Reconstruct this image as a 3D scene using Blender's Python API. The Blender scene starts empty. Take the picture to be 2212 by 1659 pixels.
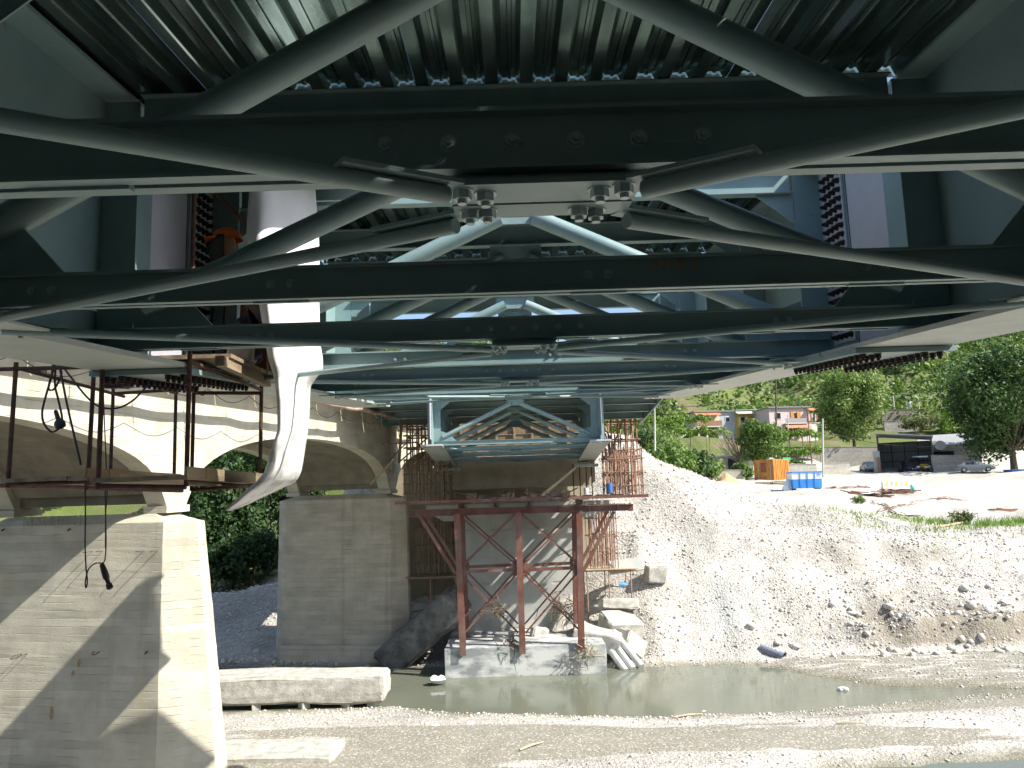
import bpy, bmesh, math, random
import numpy as np
from mathutils import Vector, Matrix, Euler
random.seed(7); NR = np.random.RandomState(11)
SC = bpy.context.scene
COL = SC.collection
# ------------------------------------------------------------------ camera, sky, sun, exposure
FPX = 1720.0; TILT = math.radians(8.1); ROLL = 0.03
cam_d = bpy.data.cameras.new('camera'); cam = bpy.data.objects.new('camera', cam_d); COL.objects.link(cam)
cam_d.sensor_width = 36.0; cam_d.lens = FPX / 2212 * 36.0; cam_d.clip_start = 0.05; cam_d.clip_end = 3000
cam.matrix_world = Matrix.Rotation(math.pi / 2 + TILT, 4, 'X') @ Matrix.Rotation(-ROLL, 4, 'Z')
SC.camera = cam
SUN = Vector((-1.0, 0.42, -1.0)).normalized()          # direction the light travels
w = bpy.data.worlds.new('World'); SC.world = w; w.use_nodes = True
nt = w.node_tree; bg = nt.nodes['Background']
sky = nt.nodes.new('ShaderNodeTexSky'); sky.sky_type = 'NISHITA'; sky.sun_disc = False
sky.sun_elevation = math.asin(-SUN.z); sky.sun_rotation = math.atan2(-SUN.x, -SUN.y)
sky.air_density = 1.0; sky.dust_density = 1.2; sky.ozone_density = 1.0
nt.links.new(sky.outputs[0], bg.inputs[0]); bg.inputs[1].default_value = 0.12
sun_d = bpy.data.lights.new('sun', 'SUN'); sun_d.energy = 5.0; sun_d.angle = math.radians(0.53); sun_d.color = (1.0, 0.95, 0.87)
sun = bpy.data.objects.new('sun', sun_d); COL.objects.link(sun)
sun.rotation_euler = SUN.to_track_quat('-Z', 'Y').to_euler(); sun.location = (20, -6, 30)
SC.view_settings.view_transform = 'Standard'; SC.view_settings.look = 'None'
SC.view_settings.gamma = 1.0; SC.view_settings.use_curve_mapping = False
SC.view_settings.exposure = 0.82
SC.cycles.max_bounces = 7; SC.cycles.diffuse_bounces = 3; SC.cycles.glossy_bounces = 3
SC.cycles.use_adaptive_sampling = True; SC.cycles.adaptive_threshold = .03
SC.cycles.transmission_bounces = 4; SC.cycles.transparent_max_bounces = 4
SC.cycles.use_denoising = True; SC.cycles.caustics_reflective = False; SC.cycles.caustics_refractive = False
SC.cycles.sample_clamp_indirect = 6.0

# ------------------------------------------------------------------ helpers
def ray(x, y):
    u = (x - 1106) / FPX; v = (829.5 - y) / FPX; c, s = math.cos(ROLL), math.sin(ROLL)
    u0 = u * c + v * s; v0 = -u * s + v * c
    return Vector((u0, math.cos(TILT) - v0 * math.sin(TILT), math.sin(TILT) + v0 * math.cos(TILT)))
def at(x, y, Y):                                       # the point of the place seen there at depth Y
    r = ray(x, y); return r * (Y / r.y)
def smooth(o, on=True):
    if on: o.data.polygons.foreach_set('use_smooth', [True] * len(o.data.polygons))
    return o
def link(name, me, mat, parent=None):
    o = bpy.data.objects.new(name, me); COL.objects.link(o)
    if mat is not None and len(me.materials) == 0: me.materials.append(mat)
    if parent is not None: o.parent = parent
    return o
def tag(o, label=None, cat=None, group=None, kind=None):
    if label: o['label'] = label
    if cat: o['category'] = cat
    if group: o['group'] = group
    if kind: o['kind'] = kind
    elif cat and 'kind' not in o: o['kind'] = 'thing'
    return o
def thing(name, label, cat, loc=(0, 0, 0), rz=0.0, group=None):
    o = bpy.data.objects.new(name, None); COL.objects.link(o); o.location = loc; o.rotation_euler = (0, 0, rz)
    o.empty_display_size = 0.3
    return tag(o, label, cat, group)
class MB:
    def __init__(s): s.v = []; s.f = []
    def add(s, vs, fs, M=None):
        b = len(s.v)
        s.v += [tuple(M @ Vector(p)) if M is not None else tuple(p) for p in vs]
        s.f += [tuple(b + i for i in f) for f in fs]; return s
    def hexa(s, p):                                    # 8 points: bottom 4 then top 4, both counter-clockwise
        return s.add(p, [(3, 2, 1, 0), (4, 5, 6, 7), (0, 1, 5, 4), (1, 2, 6, 5), (2, 3, 7, 6), (3, 0, 4, 7)])
    def box(s, a, b, M=None):
        (x0, y0, z0), (x1, y1, z1) = a, b
        p = [(x0, y0, z0), (x1, y0, z0), (x1, y1, z0), (x0, y1, z0), (x0, y0, z1), (x1, y0, z1), (x1, y1, z1), (x0, y1, z1)]
        return s.add(p, [(3, 2, 1, 0), (4, 5, 6, 7), (0, 1, 5, 4), (1, 2, 6, 5), (2, 3, 7, 6), (3, 0, 4, 7)], M)
    def bar(s, p, q, wd, ht, up=(0, 0, 1)):            # rectangular bar from p to q
        p = Vector(p); q = Vector(q); d = (q - p); L = d.length; d.normalize(); up = Vector(up)
        if abs(d.dot(up)) > .98: up = Vector((0, 1, 0))
        x = d.cross(up).normalized(); z = x.cross(d)
        P = []
        for e in (p, q):
            P.append([e - x * wd / 2 - z * ht / 2, e + x * wd / 2 - z * ht / 2, e + x * wd / 2 + z * ht / 2, e - x * wd / 2 + z * ht / 2])
        return s.add(P[0] + P[1], [(3, 2, 1, 0), (4, 5, 6, 7), (0, 1, 5, 4), (1, 2, 6, 5), (2, 3, 7, 6), (3, 0, 4, 7)])
    def tube(s, pts, r, n=10, cap=True):
        pts = [Vector(p) for p in pts]; rs = r if isinstance(r, (list, tuple)) else [r] * len(pts)
        b = len(s.v); ref = None
        for i, p in enumerate(pts):
            d = (pts[min(i + 1, len(pts) - 1)] - pts[max(i - 1, 0)]).normalized()
            if ref is None:
                ref = Vector((0, 0, 1)) if abs(d.z) < .9 else Vector((1, 0, 0))
            x = d.cross(ref).normalized(); y = d.cross(x); ref = -y if False else ref
            for k in range(n):
                a = 2 * math.pi * k / n
                s.v.append(tuple(p + (x * math.cos(a) + y * math.sin(a)) * rs[i]))
        for i in range(len(pts) - 1):
            for k in range(n):
                k2 = (k + 1) % n
                s.f.append((b + i * n + k, b + (i + 1) * n + k, b + (i + 1) * n + k2, b + i * n + k2))
        if cap:
            s.f.append(tuple(b + k for k in range(n))); s.f.append(tuple(b + (len(pts) - 1) * n + k for k in reversed(range(n))))
        return s
    def prism(s, poly, p0, ex, ey, ez, depth):         # polygon in (ex,ey) extruded along ez
        p0 = Vector(p0); ex = Vector(ex); ey = Vector(ey); ez = Vector(ez); n = len(poly); b = len(s.v)
        for k in (0, 1):
            for (u, v) in poly: s.v.append(tuple(p0 + ex * u + ey * v + ez * (depth * k)))
        s.f.append(tuple(b + i for i in reversed(range(n)))); s.f.append(tuple(b + n + i for i in range(n)))
        for i in range(n):
            j = (i + 1) % n; s.f.append((b + i, b + j, b + n + j, b + n + i))
        return s
    def mesh(s, name):
        me = bpy.data.meshes.new(name); me.from_pydata(s.v, [], s.f); me.update(); return me
    def build(s, name, mat, parent=None, fix=True, sm=False):
        me = s.mesh(name)
        if fix:
            bm = bmesh.new(); bm.from_mesh(me); bmesh.ops.recalc_face_normals(bm, faces=bm.faces); bm.to_mesh(me); bm.free()
        o = link(name, me, mat, parent)
        if sm:
            smooth(o)
            try: me.set_sharp_from_angle(angle=math.radians(35))
            except Exception: pass
        return o
def C0(n, c): return mat(n, c, rough=.9)
def place(mesh, name, mat, parent, M):
    o = link(name, mesh, mat, parent); o.matrix_local = M; return o
def np_mesh(name, V, Fq):
    V = np.asarray(V, dtype=np.float32); Fq = np.asarray(Fq, dtype=np.int32); k = Fq.shape[1]
    me = bpy.data.meshes.new(name); me.vertices.add(len(V)); me.vertices.foreach_set('co', V.ravel())
    me.loops.add(Fq.size); me.loops.foreach_set('vertex_index', Fq.ravel())
    me.polygons.add(len(Fq)); me.polygons.foreach_set('loop_start', np.arange(0, Fq.size, k, dtype=np.int32))
    me.polygons.foreach_set('loop_total', np.full(len(Fq), k, dtype=np.int32)); me.update(calc_edges=True); me.validate(); return me
def roughen(o, amt, seed=0, cuts=2, bevel=0.0, scale=1.0):   # broken concrete: uneven faces, knocked edges
    bm = bmesh.new(); bm.from_mesh(o.data)
    if bevel: bmesh.ops.bevel(bm, geom=list(bm.edges), offset=bevel, segments=1, affect='EDGES', profile=.5)
    if cuts: bmesh.ops.subdivide_edges(bm, edges=list(bm.edges), cuts=cuts, use_grid_fill=True)
    rnd = random.Random(seed)
    from mathutils import noise
    for v in bm.verts:
        c = v.co * scale + Vector((seed * 3.1, seed, 0))
        v.co += Vector((noise.noise(c * 1.3), noise.noise(c * 1.3 + Vector((9, 0, 0))), noise.noise(c * 1.3 + Vector((0, 9, 0))))) * amt
        v.co += Vector((rnd.uniform(-1, 1), rnd.uniform(-1, 1), rnd.uniform(-1, 1))) * amt * .22
    bm.to_mesh(o.data); bm.free(); return o

# ------------------------------------------------------------------ value noise for terrain
def _hash(ix, iy, seed):
    h = (ix.astype(np.int64) * 374761393 + iy.astype(np.int64) * 668265263 + seed * 1442695041) & 0x7fffffff
    h = ((h ^ (h >> 13)) * 1274126177) & 0x7fffffff
    return ((h ^ (h >> 16)) & 0xffff) / 65535.0
def vn(x, y, seed=0):
    x = np.asarray(x, float); y = np.asarray(y, float); ix = np.floor(x); iy = np.floor(y); fx = x - ix; fy = y - iy
    fx = fx * fx * (3 - 2 * fx); fy = fy * fy * (3 - 2 * fy)
    a = _hash(ix, iy, seed); b = _hash(ix + 1, iy, seed); c = _hash(ix, iy + 1, seed); d = _hash(ix + 1, iy + 1, seed)
    return (a + (b - a) * fx) * (1 - fy) + (c + (d - c) * fx) * fy
def fbm(x, y, seed=0, o=4):
    t = 0; a = .5
    for k in range(o): t = t + a * (vn(x, y, seed + k) - .5) * 2; x = x * 2.03 + 7; y = y * 2.03 + 3; a *= .5
    return t

# ------------------------------------------------------------------ materials
def mat(name, c1, c2=None, rough=.6, metal=0.0, scale=3.0, detail=6, bump=0.0, bscale=None, spec=.5, stretch=(1, 1, 1), ramp=(.35, .65), extra=None, coord='pos'):
    m = bpy.data.materials.new(name); m.use_nodes = True; t = m.node_tree; N = t.nodes; L = t.links
    b = N['Principled BSDF']; b.inputs['Roughness'].default_value = rough; b.inputs['Metallic'].default_value = metal
    b.inputs['Specular IOR Level'].default_value = spec
    if coord == 'pos': g = N.new('ShaderNodeNewGeometry').outputs['Position']
    else: g = N.new('ShaderNodeTexCoord').outputs['Object']
    mp = N.new('ShaderNodeMapping'); mp.inputs['Scale'].default_value = stretch; L.new(g, mp.inputs['Vector'])
    n = N.new('ShaderNodeTexNoise'); n.inputs['Scale'].default_value = scale; n.inputs['Detail'].default_value = detail
    n.inputs['Roughness'].default_value = .6
    L.new(mp.outputs[0], n.inputs['Vector'])
    r = N.new('ShaderNodeValToRGB'); r.color_ramp.elements[0].position = ramp[0]; r.color_ramp.elements[1].position = ramp[1]
    r.color_ramp.elements[0].color = (*c1, 1); r.color_ramp.elements[1].color = (*(c2 or c1), 1)
    L.new(n.outputs['Fac'], r.inputs['Fac']); L.new(r.outputs['Color'], b.inputs['Base Color'])
    m['_pos'] = 1
    if bump:
        n2 = N.new('ShaderNodeTexNoise'); n2.inputs['Scale'].default_value = bscale or scale * 6; n2.inputs['Detail'].default_value = 8
        L.new(g, n2.inputs['Vector']); bp = N.new('ShaderNodeBump'); bp.inputs['Strength'].default_value = bump; bp.inputs['Distance'].default_value = .02
        L.new(n2.outputs['Fac'], bp.inputs['Height']); L.new(bp.outputs[0], b.inputs['Normal'])
    if extra: extra(t, b, g, r)
    return m
def mixc(t, fac, A, B, mode='MIX'):
    x = t.nodes.new('ShaderNodeMix'); x.data_type = 'RGBA'; x.blend_type = mode
    for i, val in ((0, fac), (6, A), (7, B)):
        if hasattr(val, 'node'): t.links.new(val, x.inputs[i])
        elif i == 0: x.inputs[0].default_value = val
        else: x.inputs[i].default_value = (*val, 1)
    return x.outputs[2]
def maprange(t, v, a, b, c=0.0, d=1.0):
    x = t.nodes.new('ShaderNodeMapRange'); t.links.new(v, x.inputs[0])
    for i, q in enumerate((a, b, c, d)): x.inputs[i + 1].default_value = q
    return x.outputs[0]
def math_(t, op, a, b=None):
    x = t.nodes.new('ShaderNodeMath'); x.operation = op
    for i, q in enumerate((a, b)):
        if q is None: continue
        if hasattr(q, 'node'): t.links.new(q, x.inputs[i])
        else: x.inputs[i].default_value = q
    return x.outputs[0]
def noise_(t, g, scale, detail=5, stretch=None, rough=.6):
    n = t.nodes.new('ShaderNodeTexNoise'); n.inputs['Scale'].default_value = scale; n.inputs['Detail'].default_value = detail
    n.inputs['Roughness'].default_value = rough
    if stretch:
        mp = t.nodes.new('ShaderNodeMapping'); mp.inputs['Scale'].default_value = stretch; t.links.new(g, mp.inputs['Vector']); g = mp.outputs[0]
    t.links.new(g, n.inputs['Vector']); return n.outputs['Fac']
def board_extra(pitch=.17, stain=(.10, .095, .07), stain_amt=.55, warm=None, line=.5):
    def f(t, b, g, r):                                 # board-marked concrete: shutter lines, streaks, blotches
        L = t.links; sp = t.nodes.new('ShaderNodeSeparateXYZ'); L.new(g, sp.inputs[0])
        nz = noise_(t, g, 1.1, 3); z = math_(t, 'ADD', math_(t, 'DIVIDE', sp.outputs['Z'], pitch), math_(t, 'MULTIPLY', nz, .25))
        fr = math_(t, 'FRACT', z); d = math_(t, 'ABSOLUTE', math_(t, 'SUBTRACT', fr, .5))
        ln = maprange(t, d, .44, .5)                   # 1 on the joint
        brk = maprange(t, noise_(t, g, 2.3, 4, (1, 1, .5)), .48, .62)
        ln2 = math_(t, 'MULTIPLY', ln, brk)
        fl = math_(t, 'FLOOR', z); cb = t.nodes.new('ShaderNodeCombineXYZ'); L.new(fl, cb.inputs[2])
        ad = t.nodes.new('ShaderNodeVectorMath'); ad.operation = 'MULTIPLY'; L.new(g, ad.inputs[0]); ad.inputs[1].default_value = (.35, .35, 0)
        a2 = t.nodes.new('ShaderNodeVectorMath'); L.new(ad.outputs[0], a2.inputs[0]); L.new(cb.outputs[0], a2.inputs[1])
        wn = t.nodes.new('ShaderNodeTexNoise'); wn.inputs['Scale'].default_value = 1.7; wn.inputs['Detail'].default_value = 1; L.new(a2.outputs[0], wn.inputs['Vector'])
        tone = maprange(t, wn.outputs['Fac'], .3, .7, .86, 1.1)
        col = mixc(t, 1.0, r.outputs['Color'], tone, 'MULTIPLY')
        col = mixc(t, math_(t, 'MULTIPLY', ln2, line), col, stain)
        st = maprange(t, noise_(t, g, 1.2, 6, (1.6, 1.6, .14)), .56, .75)
        col = mixc(t, math_(t, 'MULTIPLY', st, stain_amt), col, stain)
        if warm:
            wv = maprange(t, noise_(t, g, .8, 5, (1, 1, .5)), .6, .7); col = mixc(t, math_(t, 'MULTIPLY', wv, .35), col, warm)
        L.new(col, b.inputs['Base Color'])
        h = math_(t, 'ADD', math_(t, 'MULTIPLY', ln2, -1.2), math_(t, 'MULTIPLY', noise_(t, g, 24, 8), .55))
        h = math_(t, 'ADD', h, math_(t, 'MULTIPLY', wn.outputs['Fac'], .6))
        bp = t.nodes.new('ShaderNodeBump'); bp.inputs['Strength'].default_value = .7; bp.inputs['Distance'].default_value = .018
        L.new(h, bp.inputs['Height']); L.new(bp.outputs[0], b.inputs['Normal'])
    return f
M = {}
def steel_extra(t, b, g, r):
    L = t.links
    st = maprange(t, noise_(t, g, 2.2, 6, (1, 1, .3)), .60, .72)
    col = mixc(t, math_(t, 'MULTIPLY', st, .22), r.outputs['Color'], (.26, .25, .2))
    sp = maprange(t, noise_(t, g, 11, 4), .70, .74)
    col = mixc(t, math_(t, 'MULTIPLY', sp, .45), col, (.16, .11, .06))
    scf = maprange(t, noise_(t, g, 26, 3, (.25, 1, 1)), .66, .72); col = mixc(t, math_(t, 'MULTIPLY', scf, .4), col, (.40, .42, .40))
    dst = maprange(t, noise_(t, g, .7, 6), .45, .7); col = mixc(t, math_(t, 'MULTIPLY', dst, .3), col, (.28, .32, .30)); L.new(col, b.inputs['Base Color'])
    L.new(maprange(t, noise_(t, g, 5, 4), .3, .7, .34, .5), b.inputs['Roughness'])
M['steel'] = mat('steel_paint', (.185, .29, .295), (.25, .355, .36), .42, scale=1.3, bump=.06, bscale=60, extra=steel_extra)
M['primer'] = mat('steel_pale', (.44, .455, .52), (.52, .525, .58), .5, scale=1.6, bump=.05, bscale=60, extra=steel_extra)
M['flange'] = mat('steel_flange', (.38, .43, .40), (.47, .505, .46), .5, scale=1.1, stretch=(1, .25, 1), bump=.08, bscale=50, extra=steel_extra)
M['galv'] = mat('galvanised', (.10, .16, .15), (.24, .32, .295), .22, .9, scale=5, stretch=(1, .12, 1), bump=.05, bscale=30)
M['bolt'] = mat('black_bolt', (.016, .014, .014), (.05, .03, .022), .55, .4, scale=9)
M['nut'] = mat('painted_nut', (.34, .42, .43), (.42, .5, .5), .35, .3, scale=20)
M['rust'] = mat('rusty_rod', (.045, .026, .02), (.12, .06, .04), .85, scale=14, bump=.3, bscale=120)
M['red'] = mat('red_oxide', (.135, .05, .037), (.20, .082, .058), .6, scale=2.5, bump=.1, extra=steel_extra)
M['rebar'] = mat('rebar', (.27, .15, .10), (.42, .27, .19), .85, scale=8)
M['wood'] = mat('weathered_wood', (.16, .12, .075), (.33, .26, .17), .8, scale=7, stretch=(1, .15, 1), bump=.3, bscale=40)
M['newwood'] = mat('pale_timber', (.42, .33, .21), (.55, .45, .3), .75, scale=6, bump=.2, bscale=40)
M['ply'] = mat('brown_plywood', (.16, .105, .055), (.24, .165, .085), .6, scale=2, stretch=(1, .2, 1), bump=.1)
M['oldconc'] = mat('old_concrete', (.47, .44, .345), (.60, .565, .45), .85, scale=1.4, extra=board_extra(.19, (.24, .22, .16), .35, (.5, .4, .2), line=.28))
M['pier2'] = mat('grey_concrete', (.44, .385, .295), (.56, .50, .39), .85, scale=1.1, extra=board_extra(.21, (.17, .16, .12), .45))
M['newconc'] = mat('new_concrete', (.40, .42, .39), (.52, .53, .48), .8, scale=1.2, bump=.25, bscale=18, extra=board_extra(1.25, (.22, .22, .18), .35, line=.35))
M['footing'] = mat('footing_concrete', (.27, .29, .29), (.62, .63, .6), .75, scale=.9, stretch=(1, 1, 2.2), ramp=(.42, .58), bump=.3, bscale=25)
M['rubble'] = mat('rubble_concrete', (.34, .33, .29), (.55, .53, .47), .9, scale=3, bump=.8, bscale=14)
M['darkrub'] = mat('dark_stone_slab', (.10, .10, .095), (.24, .235, .22), .75, scale=2.4, bump=.5, bscale=12, ramp=(.4, .7))
M['cap'] = mat('cap_concrete', (.36, .31, .215), (.50, .435, .31), .8, scale=1.4, bump=.2, bscale=16)
def tarp_extra(t, b, g, r):
    sp = t.nodes.new('ShaderNodeSeparateXYZ'); t.links.new(g, sp.inputs[0])
    lo = maprange(t, sp.outputs['Z'], 1.5, 1.25); dirt = math_(t, 'MULTIPLY', lo, maprange(t, noise_(t, g, 5, 6), .42, .6))
    t.links.new(mixc(t, math_(t, 'MULTIPLY', dirt, .7), r.outputs['Color'], (.33, .34, .31)), b.inputs['Base Color'])
M['tarp'] = mat('tarp_white', (.72, .73, .75), (.82, .82, .82), .85, scale=2, bump=.3, bscale=14, extra=tarp_extra)
M['cable'] = mat('black_cable', (.012, .012, .014), rough=.45)
M['graff'] = mat('graffiti', (.26, .245, .20), (.34, .32, .26), .9)
M['dark'] = mat('dark_void', (.02, .02, .02), rough=.9)

# ------------------------------------------------------------------ the ground: one sheet from behind the camera to the ridge
WZ = -7.07
def I(x, xs, ys): return np.interp(x, xs, ys)
CP = np.array([(6.3, 41, -1.9), (14, 42, -1.75), (21, 42, -2.2), (26, 42, -2.1), (40, 42, -2.1), (70, 42, -2.2), (2, 42, -2.2), (-3, 42, -2.8), (-8, 42, -4.6), (-12, 42, -5.8), (-16, 42, -6.2), (-30, 42, -6.3), (-60, 42, -6),
  (6.2, 50, 3.7), (3, 50, 4.3), (-3, 50, 4.2), (-8, 50, 3.6), (9.6, 50, 1.5), (12.5, 51, -.2), (15.5, 52, -1.2), (-13, 48, -4.6), (-17, 50, -5.2), (-22, 51, -5.2), (-32, 52, -5), (-60, 52, -4), (-18, 56, -4.6), (-26, 58, -4.4),
  (4, 60, 4.8), (-6, 60, 4.6), (11, 60, 1.6), (14, 60, .0), (17, 60, -.9), (5, 80, 4.6), (5, 110, 6), (-20, 64, -3), (-40, 64, -2), (-20, 90, 6), (-50, 90, 8),
  (18.5, 55, -1.55), (24.7, 55, -1.85), (37.7, 60, -2), (27, 75, .05), (22, 75, .2), (18, 80, 1.2), (31, 100, 1.4), (38.8, 82, -.26), (57, 90, -.9), (80, 75, -1.2), (66, 115, .3), (80, 112, .2), (100, 105, 0), (52, 119, 2.6), (56, 112, 2.1), (43, 110, 1.9), (36, 114, 2.2), (28, 112, 2.4),
  (20, 126, 4.4), (32, 128, 5.4), (44, 128, 5.6), (58, 128, 5.6), (70, 128, 5.8), (90, 126, 6), (120, 122, 7), (33, 147, 10.4), (44, 143, 9.4), (54, 141, 8.8), (66, 142, 10), (87, 150, 15.5), (110, 150, 17), (15, 145, 11),
  (164, 250, 47), (117, 250, 41), (45, 260, 48), (0, 260, 45), (-39, 260, 41), (90, 200, 29), (140, 190, 32), (40, 190, 25), (10, 190, 22), (220, 220, 50), (60, 165, 16), (90, 170, 20), (130, 165, 22),
  (0, 150, 11), (-60, 150, 15), (-120, 180, 30), (-100, 260, 48), (300, 250, 70), (300, 120, 20), (200, 90, 3), (160, 60, -1), (300, 60, 2)], float)
_sl = [(1740, 1105, 55), (1740, 1082, 63), (1740, 1064, 70), (1935, 1112, 54), (1935, 1088, 63), (1935, 1070, 71), (1850, 1100, 57), (1850, 1075, 67), (2110, 1122, 50), (2110, 1100, 57), (2110, 1078, 68), (2110, 1058, 86), (2200, 1085, 62), (2200, 1064, 82), (1620, 1085, 60), (1620, 1062, 72), (1620, 1045, 86), (1850, 1052, 84), (2000, 1040, 98), (2040, 1050, 90)]
CP = np.concatenate([CP, np.array([tuple(at(*q)) for q in _sl])])
def ztop(X, Y):
    num = np.zeros_like(X); den = np.zeros_like(X)
    for (cx, cy, cz) in CP:
        s = 1.0 + max(0.0, (cy - 60)) * .02
        d2 = ((X - cx) ** 2 + ((Y - cy)) ** 2) / (s * s) + 1.5
        wt = 1.0 / d2 ** 2.2; num += wt * cz; den += wt
    return num / den
YNx = [-60, -20, -10, -4.6, -2, -.2, 4, 8.5, 13.3, 17, 25, 60]; YNy = [29, 29, 28.8, 28.86, 27.85, 27.4, 26.6, 26.7, 27.6, 28.2, 29.4, 31]
YFx = [-60, -13, -6, 0, 9, 10.4, 11, 13, 17, 25, 60]; YFy = [37.6, 37.4, 35.8, 34.6, 34.1, 33.0, 31.7, 30.0, 28.75, 29.9, 31.5]
def height(X, Y):
    X = np.asarray(X, float); Y = np.asarray(Y, float)
    wob = .25 * fbm(X * .5, Y * .5, 3, 3)
    yn = I(X, YNx, YNy) + wob * .6; yf = I(X, YFx, YFy) + wob
    d = np.minimum(Y - yn, yf - Y)
    y2 = I(X, [0, 4, 6, 8, 13, 25, 60], [14, 17, 19.6, 21.45, 21.8, 22.2, 23]) + wob
    d2 = np.minimum(y2 - Y, Y - 16.5)
    d = np.maximum(d, d2)
    out = np.clip(-d, 0, 6)
    z = WZ + np.where(d > 0, -np.minimum(.7, d * .16), np.minimum(.22, .03 + out * .07)) + np.where(d > 0, .02, .05) * fbm(X * 1.3, Y * 1.3, 21, 4)
    z = np.where(Y < 20, np.minimum(z, WZ + .3), z)
    nb = np.clip((3.2 + .4 * fbm(X * .3, Y * .3, 61) - Y) / 6.5, 0, 1); nb = nb * nb * (3 - 2 * nb)
    z = z + nb * 5.25 + nb * .12 * fbm(X * .8, Y * .8, 63) + np.clip((-12 - Y) / 40, 0, 4) * 7 + np.clip((np.abs(X) - 5.5) / 3.5, 0, 1) * np.clip((1.5 - Y) / 5, 0, 1) * 4.2  # bank and flanks behind the camera, added unseen to block bounce and sky
    yb = I(X, [-60, -13, -6, 0, 4, 6, 9, 11, 20, 60], [38.2, 38, 37.2, 37, 36, 34.9, 34.7, 34.3, 34.0, 34]) + .5 * fbm(X * .35, Y * .1, 40, 3)
    wd = I(X, [-60, -13, -6, 0, 6, 12, 25, 60], [5, 5, 6, 8, 6.2, 7.4, 8, 8])
    t = np.clip((Y - yb) / wd, 0, 1)
    g = np.clip((X - 9) / 6, 0, 1)                     # the ledges of the washed-out bank
    tt = t + g * .075 * np.sin(t * 17 + 2.2 * fbm(X * .22, Y * .1, 51, 3)) * (.6 + .8 * fbm(X * .3, Y * .3, 53, 3)) + .03 * fbm(X * .8, Y * .8, 60, 4) * (t > 0) * (t < 1)
    pr = np.clip(tt, 0, 1); pr = pr * .9 + .1 * pr * pr * (3 - 2 * pr)
    zt = ztop(X, np.maximum(Y, 41)); bank = WZ + (zt - WZ) * pr + np.clip((X - 5) / 3, 0, 1) * np.sin(np.clip(t, 0, 1) * 3.1416) * .42 * fbm(X * .5 + .25 * Y, Y * .16, 101, 4) + np.where(t > 0, .09, 0) * fbm(X * 1.1, Y * 1.1, 71, 5)
    sc = np.clip((X - 14) / 3, 0, 1) * np.clip((t - .10) / .025, 0, 1) * np.clip((.42 - t) / .3, 0, 1)
    bank = bank + sc * (.75 + .8 * fbm(X * .7, Y * .6, 81, 4))
    z = np.where(t > 0, np.maximum(bank, z), z)
    far = np.clip((Y - 125) / 60, 0, 1)
    z = z + far * 1.2 * fbm(X * .06, Y * .06, 91, 4)
    return z
def H(x, y): return float(height(np.array([x]), np.array([y]))[0])
def spread(a, b, st, lo, hi, g):
    c = list(np.arange(a, b + 1e-6, st)); s = st
    while c[-1] < hi: s *= g; c.append(c[-1] + s)
    s = st
    while c[0] > lo: s *= g; c.insert(0, c[0] - s)
    return np.array(c)
gx = spread(-18, 34, .24, -700, 900, 1.06); gy = spread(17, 53, .24, -300, 1400, 1.05)
GX, GY = np.meshgrid(gx, gy); GZ = height(GX.ravel(), GY.ravel()).reshape(GX.shape)
GZ = np.where(GY > 300, np.minimum(GZ, 62) + np.maximum(0, -(GY - 300) * .05), GZ)
nx, ny = len(gx), len(gy); idx = np.arange(nx * ny).reshape(ny, nx)
Fq = np.stack([idx[:-1, :-1].ravel(), idx[:-1, 1:].ravel(), idx[1:, 1:].ravel(), idx[1:, :-1].ravel()], 1)
gme = np_mesh('ground', np.stack([GX.ravel(), GY.ravel(), GZ.ravel()], 1), Fq)
X, Y, Z = GX.ravel(), GY.ravel(), GZ.ravel()
slope = np.gradient(GZ, axis=0) / np.gradient(GY, axis=0); slope = np.abs(slope).ravel()
grass = np.clip((Y - 124) / 6 + fbm(X * .08, Y * .08, 5), 0, 1) * (X > -200)
grass = np.maximum(grass, np.clip((Y - 63) / 12, 0, 1) * np.clip((14 - X) / 6, 0, 1))
grass = np.maximum(grass, np.clip((-14 - X) / 4 + .3 * fbm(X * .3, Y * .3, 8), 0, 1) * np.clip((Y - 47) / 4, 0, 1))
gp = np.exp(-((X - 27.5) / 5.5) ** 2 - ((Y - 46) / 4.0) ** 2) + .8 * np.exp(-((X - 40) / 12) ** 2 - ((Y - 47) / 5.5) ** 2)
grass = np.maximum(grass, np.clip(gp * 1.3 - .45 + .5 * fbm(X * .6, Y * .6, 15), 0, 1) * .8)
sand = np.clip(.5 + 1.9 * fbm(X * .09 + .02 * Y, Y * .55, 33, 4) + .02, 0, 1) * (Y < 30) * (Z > WZ - .1) * (Y > 0)
sand = np.maximum(sand, (Y > 28) * (Y < 34.2) * (X > 9.5) * .55)
road = np.clip(1 - np.abs(Y - (52 + (X - 20) * .95)) / (5 + np.maximum(0, X - 30) * .1), 0, 1) * (X > 22) * (Y < 112) * 2
road = np.maximum(road, (Y > 60) * (Y < 124) * (X > 18) * .5 * np.clip(1 - .8 * fbm(X * .2, Y * .2, 77), 0, 1))
soil_and_shade = np.clip((X - 13.5) / 2.5, 0, 1) * np.clip((Z + 6.75) / .2, 0, 1) * np.clip((-5.35 + .5 * fbm(X * .8, Y * .8, 17) - Z) / .25, 0, 1) * (Y > 33) * (Y < 40)
soil_and_shade = np.maximum(soil_and_shade, .45 * np.clip((-9 - X) / 3, 0, 1) * (Y > 37) * (Y < 56) * np.clip(.6 + fbm(X * .4, Y * .4, 27, 4), 0, 1))
soil_and_shade = np.maximum(soil_and_shade, .55 * np.exp(-((X - 8.2) / 2.2) ** 2) * (Y > 33) * (Y < 41) * np.clip(.6 + fbm(X * .5, Y * .5, 19), 0, 1) * 0)
dark_unseen_bank = np.clip((3.5 - Y) / 2, 0, 1)  # unseen ground behind the camera, coloured dark to cut light under the deck
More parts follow.
